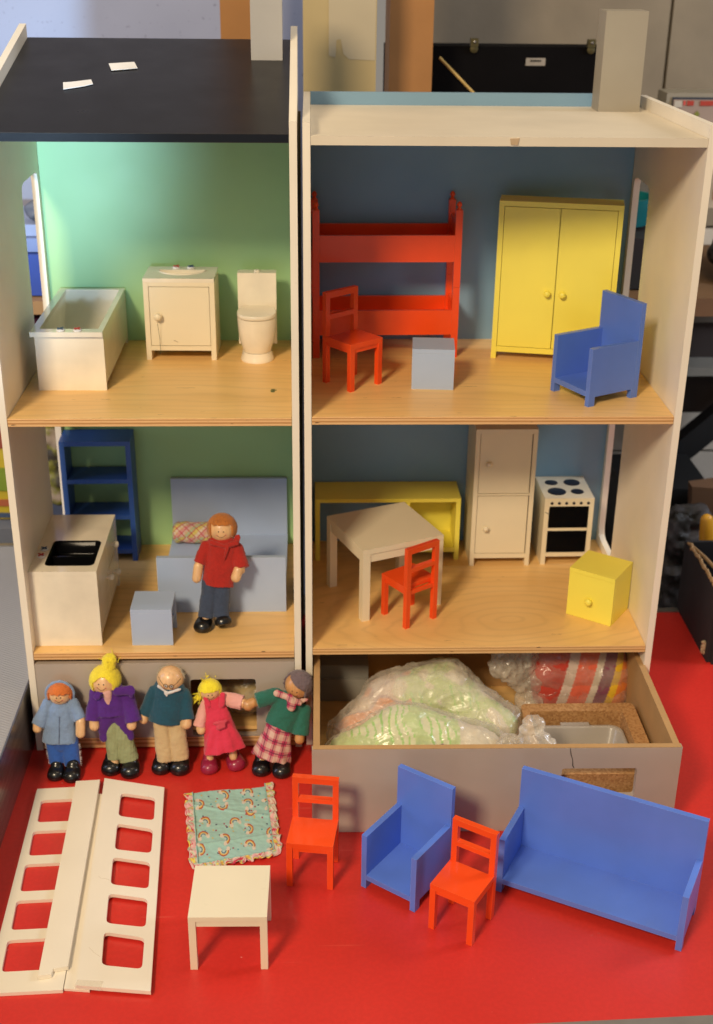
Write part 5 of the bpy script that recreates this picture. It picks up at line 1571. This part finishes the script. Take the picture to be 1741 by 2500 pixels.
def plaid_mat():
    m = NT('plaid_skirt_cloth')
    v = m.coord((1, 1, 1), (0, radians(-18), 0))
    sep = m.add('ShaderNodeSeparateXYZ'); m.l(v, sep.inputs[0])
    def band(src, period, lo, hi, ph=0):
        period *= 1.25
        f = m.math('FRACT', m.math('ADD', m.math('DIVIDE', src, period), ph))
        return m.math('MULTIPLY', m.math('GREATER_THAN', f, lo), m.math('LESS_THAN', f, hi))
    X, Z = sep.outputs[0], sep.outputs[2]
    pink, ltp, dk, red = (.62, .30, .26), (.66, .43, .35), (.13, .012, .05), (.47, .045, .11)
    c = m.mix(band(X, .0082, .0, .52), ltp, red)
    c2_ = m.mix(band(Z, .0088, .0, .50), ltp, red)
    c = m.mix(.5, c, c2_)
    c = m.mix(m.math('MULTIPLY', band(X, .0082, .22, .32), .75), c, dk)
    c = m.mix(m.math('MULTIPLY', band(Z, .0088, .20, .30), .75), c, dk)
    n = m.noise(m.coord(), 1500, 3)
    c = m.mix(.5, c, m.ramp(n, [(.3, (.75, .75, .75)), (.65, (1, 1, 1))]), 'MULTIPLY')
    m.l(c, m.b.inputs['Base Color']); m.b.inputs['Roughness'].default_value = .9
    m.bump(n, .4, .0004)
    return m.m
def rib_mat(name, col, sc=620):
    m = NT(name)
    w_ = m.add('ShaderNodeTexWave', wave_type='BANDS', bands_direction='X'); w_.inputs['Scale'].default_value = sc / 3.0; w_.inputs['Distortion'].default_value = .4
    m.l(m.coord(), w_.inputs['Vector'])
    n = m.noise(m.coord(), 1300, 3)
    c = m.ramp(w_.outputs['Fac'], [(.2, sc_(col, .72)), (.7, sc_(col, 1.08))])
    c = m.mix(.4, c, m.ramp(n, [(.3, (.7, .7, .7)), (.7, (1, 1, 1))]), 'MULTIPLY')
    m.l(c, m.b.inputs['Base Color']); m.b.inputs['Roughness'].default_value = .92
    m.bump(w_.outputs['Fac'], .5, .0005)
    return m.m
PL = plaid_mat()
CLOTH = {
    'boy': dict(hoodie=F('pale_blue_fleece', (.20, .29, .46)), trousers=F('bright_blue_cotton', (.025, .10, .42), bump=.4)),
    'mother': dict(jacket=F('purple_felt', (.075, .010, .19)), shirt=F('pink_cotton', (.66, .36, .30)), trousers=rib_mat('sage_corduroy', (.34, .37, .19)), collar=F('purple_felt', (.075, .010, .19))),
    'grandfather': dict(sweater=F('teal_blue_felt', (.008, .065, .105)), trousers=F('beige_cotton', (.55, .40, .21), var=.07, bump=.3), collar=F('white_cotton', (.62, .58, .56), bump=.3)),
    'girl': dict(dress=F('coral_pink_cotton', (.66, .032, .075), var=.08, bump=.3), straps=F('coral_pink_cotton', (.66, .032, .075)), shirt=F('pale_pink_cotton', (.74, .36, .31), var=.05, bump=.25), pocket=F('dusky_pink_cotton', (.58, .055, .085), bump=.4)),
    'grandmother': dict(sweater=F('green_felt', (.018, .135, .095)), skirt=PL, scarf=PL),
    'father': dict(shirt=F('red_fleece', (.40, .016, .010), var=.22), jeans=F('dark_denim', (.042, .062, .115), var=.35, bump=.6), collar=F('red_fleece', (.40, .016, .010))),
}
LAB = {
    'boy': 'boy doll with orange red hair, pale blue hooded jacket and bright blue trousers',
    'mother': 'woman doll with yellow hair bun, purple jacket and sage green trousers',
    'grandfather': 'bald doll with glasses, teal blue sweater and beige trousers',
    'girl': 'small girl doll with yellow hair and coral pink pinafore dress',
    'grandmother': 'grey haired doll in green sweater and red plaid skirt leaning by the open drawer',
    'father': 'brown haired doll in red shirt and jeans leaning on the pale blue bed',
}
HAIRM = {
    'boy': strands('ginger_yarn', (.62, .15, .018), var=.25), 'mother': strands('yellow_wool', (.85, .68, .025), var=.18), 'grandfather': strands('white_wool', (.42, .37, .27), 700, 500, .3),
    'girl': strands('bright_yellow_wool', (.90, .74, .020), var=.14), 'grandmother': strands('grey_violet_wool', (.16, .11, .12), 800, 700, .5), 'father': strands('brown_yarn', (.52, .17, .022), 380, 50, .28),
}
FACE = {  # True where bare face shows; r right, u up, f front in the head's own frame
    'boy': lambda r, u, f: f > .05 and u < .26 + .05 * sin(r * 14) and abs(r) < .86,
    'mother': lambda r, u, f: f > .10 and abs(r - .05) < .64 - max(0, u) * 1.05 and u < .46,
    'grandfather': lambda r, u, f: f > -.05 or u > .62,
    'girl': lambda r, u, f: f > .10 and u < .27 + .03 * sin(r * 17) and abs(r) < .84,
    'grandmother': lambda r, u, f: f > .08 and u < .46 - .45 * r and r < .70 and r > -.97,
    'father': lambda r, u, f: f > .12 and u < .44 + .05 * sin(r * 16) and abs(r) < .71,
}
HK = {'boy': 1.16, 'mother': 1.10, 'grandfather': 1.08, 'girl': 1.10, 'grandmother': 1.12, 'father': 1.10}

def make_doll(key):
    d = DOLLS[key]
    root = thing('doll', LAB[key], 'doll', d['root'])
    skin = MAT['skin2'] if key == 'grandmother' else MAT['skin']
    H = d['head']
    C, r = Vector(H['c']), H['r']
    Fv, U, R = Vector(H['F']).normalized(), Vector(H['U']).normalized(), Vector(H['R']).normalized()
    for part, prims in d['parts'].items():
        mb = MB()
        for P in prims: mb.cap_prim(P)
        me = remeshed(mb, .00085 if part != 'body' else .0008, 3 if part != 'body' else 4)
        if part == 'body':
            # round the head exactly
            for v_ in me.vertices:
                q = v_.co - C
                if q.length < r * 1.06 and q.length > r * .80 and (q.dot(U) > -r * .75):
                    v_.co = C + q.normalized() * r
            link('body', me, skin, root, 80)
        else:
            ruffle(me, .0011 if part in ('skirt', 'dress') else .0009, 95, hash(part) % 7 + len(key), .0004, 310)
            if part == 'skirt' or part == 'dress':
                zs = [v_.co.z for v_ in me.vertices]; zlo, zhi = min(zs), max(zs)
                cx = sum(v_.co.x for v_ in me.vertices) / len(me.vertices); cy = sum(v_.co.y for v_ in me.vertices) / len(me.vertices)
                for v_ in me.vertices:
                    k_ = (zhi - v_.co.z) / (zhi - zlo)
                    an = math.atan2(v_.co.y - cy, v_.co.x - cx)
                    g_ = 1 + .055 * k_ * sin(an * 9 + key.__len__())
                    v_.co.x = cx + (v_.co.x - cx) * g_; v_.co.y = cy + (v_.co.y - cy) * g_
            link(part, me, CLOTH[key][part], root, 80)
    # hair
    mb = MB()
    bmesh.ops.create_icosphere(mb.bm, subdivisions=5, radius=1)
    hk = HK[key]
    keep = FACE[key]
    kill = []
    for f_ in mb.bm.faces:
        c = f_.calc_center_median().normalized()
        if keep(c.x, c.z, -c.y) or c.z < -.80: kill.append(f_)
    bmesh.ops.delete(mb.bm, geom=kill, context='FACES')
    nz = random.Random(len(key))
    for v_ in mb.bm.verts:
        c = v_.co.normalized()
        k_ = hk + .035 * noise.noise(Vector((c.x * 9, c.y * 9, c.z * 2.2))) + .022 * noise.noise(Vector((c.x * 24, c.y * 24, c.z * 5)))
        if key in ('grandfather', 'grandmother'): k_ += .05 * noise.noise(c * 11) + .03 * noise.noise(c * 30)
        v_.co = C + (R * c.x + U * c.z + Fv * (-c.y)) * r * k_
    ext = bmesh.ops.extrude_face_region(mb.bm, geom=mb.bm.faces[:])
    for v_ in [e for e in ext['geom'] if isinstance(e, bmesh.types.BMVert)]:
        v_.co = C + (v_.co - C).normalized() * r * .985
    hair = mb.build('hair', HAIRM[key], root, angle=80)
    # loose tufts of yarn
    tf = MB(); rn = random.Random(len(key) * 3)
    def tuft(c, down, ln, n_, wdt):
        for _ in range(n_):
            a = Vector(c) + Vector((rn.gauss(0, wdt), rn.gauss(0, wdt), rn.gauss(0, wdt)))
            b = a + Vector(down).normalized() * ln * rn.uniform(.6, 1.1) + Vector((rn.gauss(0, wdt), rn.gauss(0, wdt), rn.gauss(0, wdt)))
            tf.tube([a, a.lerp(b, .5) + Vector((rn.gauss(0, wdt * .4), rn.gauss(0, wdt * .4), 0)), b], [.0005, .00045, .0002], 5)
    if key == 'mother':
        bn_ = MB(); top = C + U * r * 1.02 + R * r * .22
        bn_.cap_prim((*(top + U * .0005), *(top + U * .0070 + R * .0006), .0078, .0076, .95, 'rr'))
        me = remeshed(bn_, .0006); ruffle(me, .0009, 240, 3); link('bun', me, HAIRM[key], hair, 80)
        tuft(top + U * .004, U, .0065, 26, .0030)
    if key == 'girl':
        p0 = C - R * r * .95 - U * r * .45
        tuft(p0, -R * .8 - U * .6, .0080, 90, .0016)
        tuft(C + U * r * 1.02, U * .05 - R * .3, .0022, 18, .0030)
    if key == 'boy' or key == 'father':
        for q in range(46):
            a_ = rn.uniform(-.62, .62)
            top = C + (U * .80 + R * a_ * .75 + Fv * .60).normalized() * r * 1.09
            bot = C + (U * (.30 if key == 'boy' else .46) + R * a_ * 1.05 + Fv * .86 + U * rn.uniform(-.09, .06)).normalized() * r * 1.06
            tf.tube([top, top.lerp(bot, .5) + (top.lerp(bot, .5) - C).normalized() * r * .09, bot], [.0005, .0006, .0002], 5)
    if key in ('grandfather', 'grandmother'):
        for q in range(150):
            c = Vector((rn.gauss(0, 1), rn.gauss(0, 1), rn.gauss(0, 1))).normalized()
            if keep(c.x, c.z, -c.y) or c.z < -.6: continue
            s_ = C + (R * c.x + U * c.z - Fv * c.y) * r * 1.06
            n_ = (s_ - C).normalized()
            e_ = s_ + n_ * .0016 + Vector((rn.gauss(0, .001), rn.gauss(0, .001), rn.gauss(0, .001)))
            tf.tube([s_, s_.lerp(e_, .5) + Vector((rn.gauss(0, .0006), 0, rn.gauss(0, .0006))), e_], [.0003, .0003, .0001], 4)
    if len(tf.bm.verts): tf.build('tuft', HAIRM[key], hair, angle=80)
    else: tf.bm.free()
    # painted face
    e = H['eye']
    def onhead(a, b, k_=1.0):
        return C + (Fv + R * a + U * b).normalized() * r * k_
    for s_ in (-1, 1):
        if key == 'grandfather':
            w_ = MB(); p = onhead(s_ * e, 0, 1.0); n_ = (p - C).normalized(); uu_ = (U - n_ * U.dot(n_)).normalized(); rr_2 = n_.cross(uu_)
            w_.rings([[p + n_ * .0002 + (rr_2 * cos(t) + uu_ * sin(t)) * q_ for t in [2 * pi * i / 18 for i in range(18)]] for q_ in (.0016, .0001)])
            ew = w_.build('eye_white', MAT['white'], root)
        mb = MB(); p = onhead(s_ * e, 0, .995)
        bmesh.ops.create_uvsphere(mb.bm, u_segments=14, v_segments=10, radius=.00072 if key != 'grandfather' else .00075, matrix=Matrix.Translation(p))
        mb.build('eye', MAT['eye'], root)
        ck_ = MB(); p = onhead(s_ * e * 1.9, -.30, 1.002); n_ = (p - C).normalized(); uu_ = (U - n_ * U.dot(n_)).normalized(); rr_2 = n_.cross(uu_)
        ck_.rings([[C + (p + (rr_2 * cos(t) + uu_ * sin(t)) * q_ - C).normalized() * r * 1.006 for t in [2 * pi * i / 16 for i in range(16)]] for q_ in (.0011, .0006, .0001)])
        ck_.build('cheek', MAT['blush'], root)
    mb = MB()
    mb.tube([onhead(t * e * 1.75, -.26 - .23 * (1 - t * t), 1.004) for t in [i / 8 - 1 for i in range(17)]], .00026, 5)
    mb.build('mouth', MAT['mouth'], root)
    if key == 'grandfather':
        g = MB()
        for s_ in (-1, 1):
            p = onhead(s_ * e, 0, 1.015); n_ = (p - C).normalized(); uu_ = (U - n_ * U.dot(n_)).normalized(); rr_2 = n_.cross(uu_)
            g.torus(p, rr_2, uu_, .0024, .00024)
            g.tube([onhead(s_ * (e + .17), .05, 1.012), onhead(s_ * .75, .28, 1.012), onhead(s_ * 1.3, .62, 1.012), onhead(s_ * 2.2, 1.0, 1.012)], .00024, 5)
        g.tube([onhead(-.05, .03, 1.02), onhead(0, .06, 1.02), onhead(.05, .03, 1.02)], .00024, 5)
        g.build('glasses', MAT['eye'], root)
    if key == 'mother':
        g = MB(); p = onhead(.05, -.95, 1.0)
        for a in (-.6, .1, .7): g.tube([p + R * a * .0015 + Fv * .002, p + R * a * .003 - U * .004 + Fv * .003], .0003, 5)
        g.build('neck_ribbon', MAT['eye'], root)
    if key == 'boy':
        g = MB(); g.torus(C + Fv * r * .12 - U * r * .04, R, U, r * 1.19, .0019, 40, 10)
        me = remeshed(g, .0007); ruffle(me, .0006, 200, 3); link('hood_rim', me, CLOTH['boy']['hoodie'], root, 80)
        # front seam and frayed trouser edges
        zp = MB(); P = d['parts']['hoodie'][0]; A, B = Vector(P[0:3]), Vector(P[3:6]); fd = Vector((.04, -.91, .30)).normalized()
        zp.tube([A.lerp(B, t) + fd * ((P[6] + (P[7] - P[6]) * t) * P[8] + .0003) + Vector((.0006, 0, 0)) for t in (.02, .2, .4, .6, .8, .97)], .0006, 6)
        zp.build('front_seam', F('dull_blue_seam', (.12, .17, .27)), root, angle=80)
        fx = MB(); rn = random.Random(2)
        for P in d['parts']['trousers'][:2]:
            A, B = Vector(P[0:3]), Vector(P[3:6])
            sd = -1 if P[0] < -.003 else 1
            for q in range(46):
                t = rn.uniform(.15, 1)
                rad = P[6] + (P[7] - P[6]) * t
                b_ = A.lerp(B, t) + Vector((sd * rad * .98, -.001, 0))
                ln = (.0022 if sd > 0 else .0012)
                fx.tube([b_, b_ + Vector((sd * ln * rn.uniform(.3, 1), rn.gauss(0, .0008), rn.gauss(0, .0009)))], [.0003, .00015], 4)
        fx.build('frayed_edge', F('white_lint', (.62, .55, .54)), root)
    # shoes
    for (x, y, z, rx, yaw, pit) in d['shoes']:
        mb = MB()
        L_ = rx * 1.0
        mb.cap_prim((0, -L_ * .55, L_ * .46, 0, L_ * .30, L_ * .62, rx * 1.04, rx * .98, .78, 'rr'))
        mb.cap_prim((0, L_ * .20, L_ * .55, 0, L_ * .70, L_ * .60, rx * .92, rx * .84, .85, 'rr'))
        mb.cap_prim((0, L_ * .30, L_ * .70, 0, L_ * .62, L_ * 1.30, rx * .78, rx * .70, .9, 'rr'))
        me = remeshed(mb, .0007, 8)
        mt = Matrix.Rotation(yaw, 4, 'Z') @ Matrix.Rotation(-pit, 4, 'X')
        for v_ in me.vertices:
            c = v_.co.copy(); 
            if c.z < .0004: c.z = .0004 + (c.z - .0004) * .05
            v_.co = mt @ c + Vector((x, y, .0003 - (0 if pit == 0 else -.004)))
        link('shoe', me, MAT['shoepink'] if key == 'girl' else MAT['shoeblack'], root, 80)
    return root

for key in DOLLS: make_doll(key)
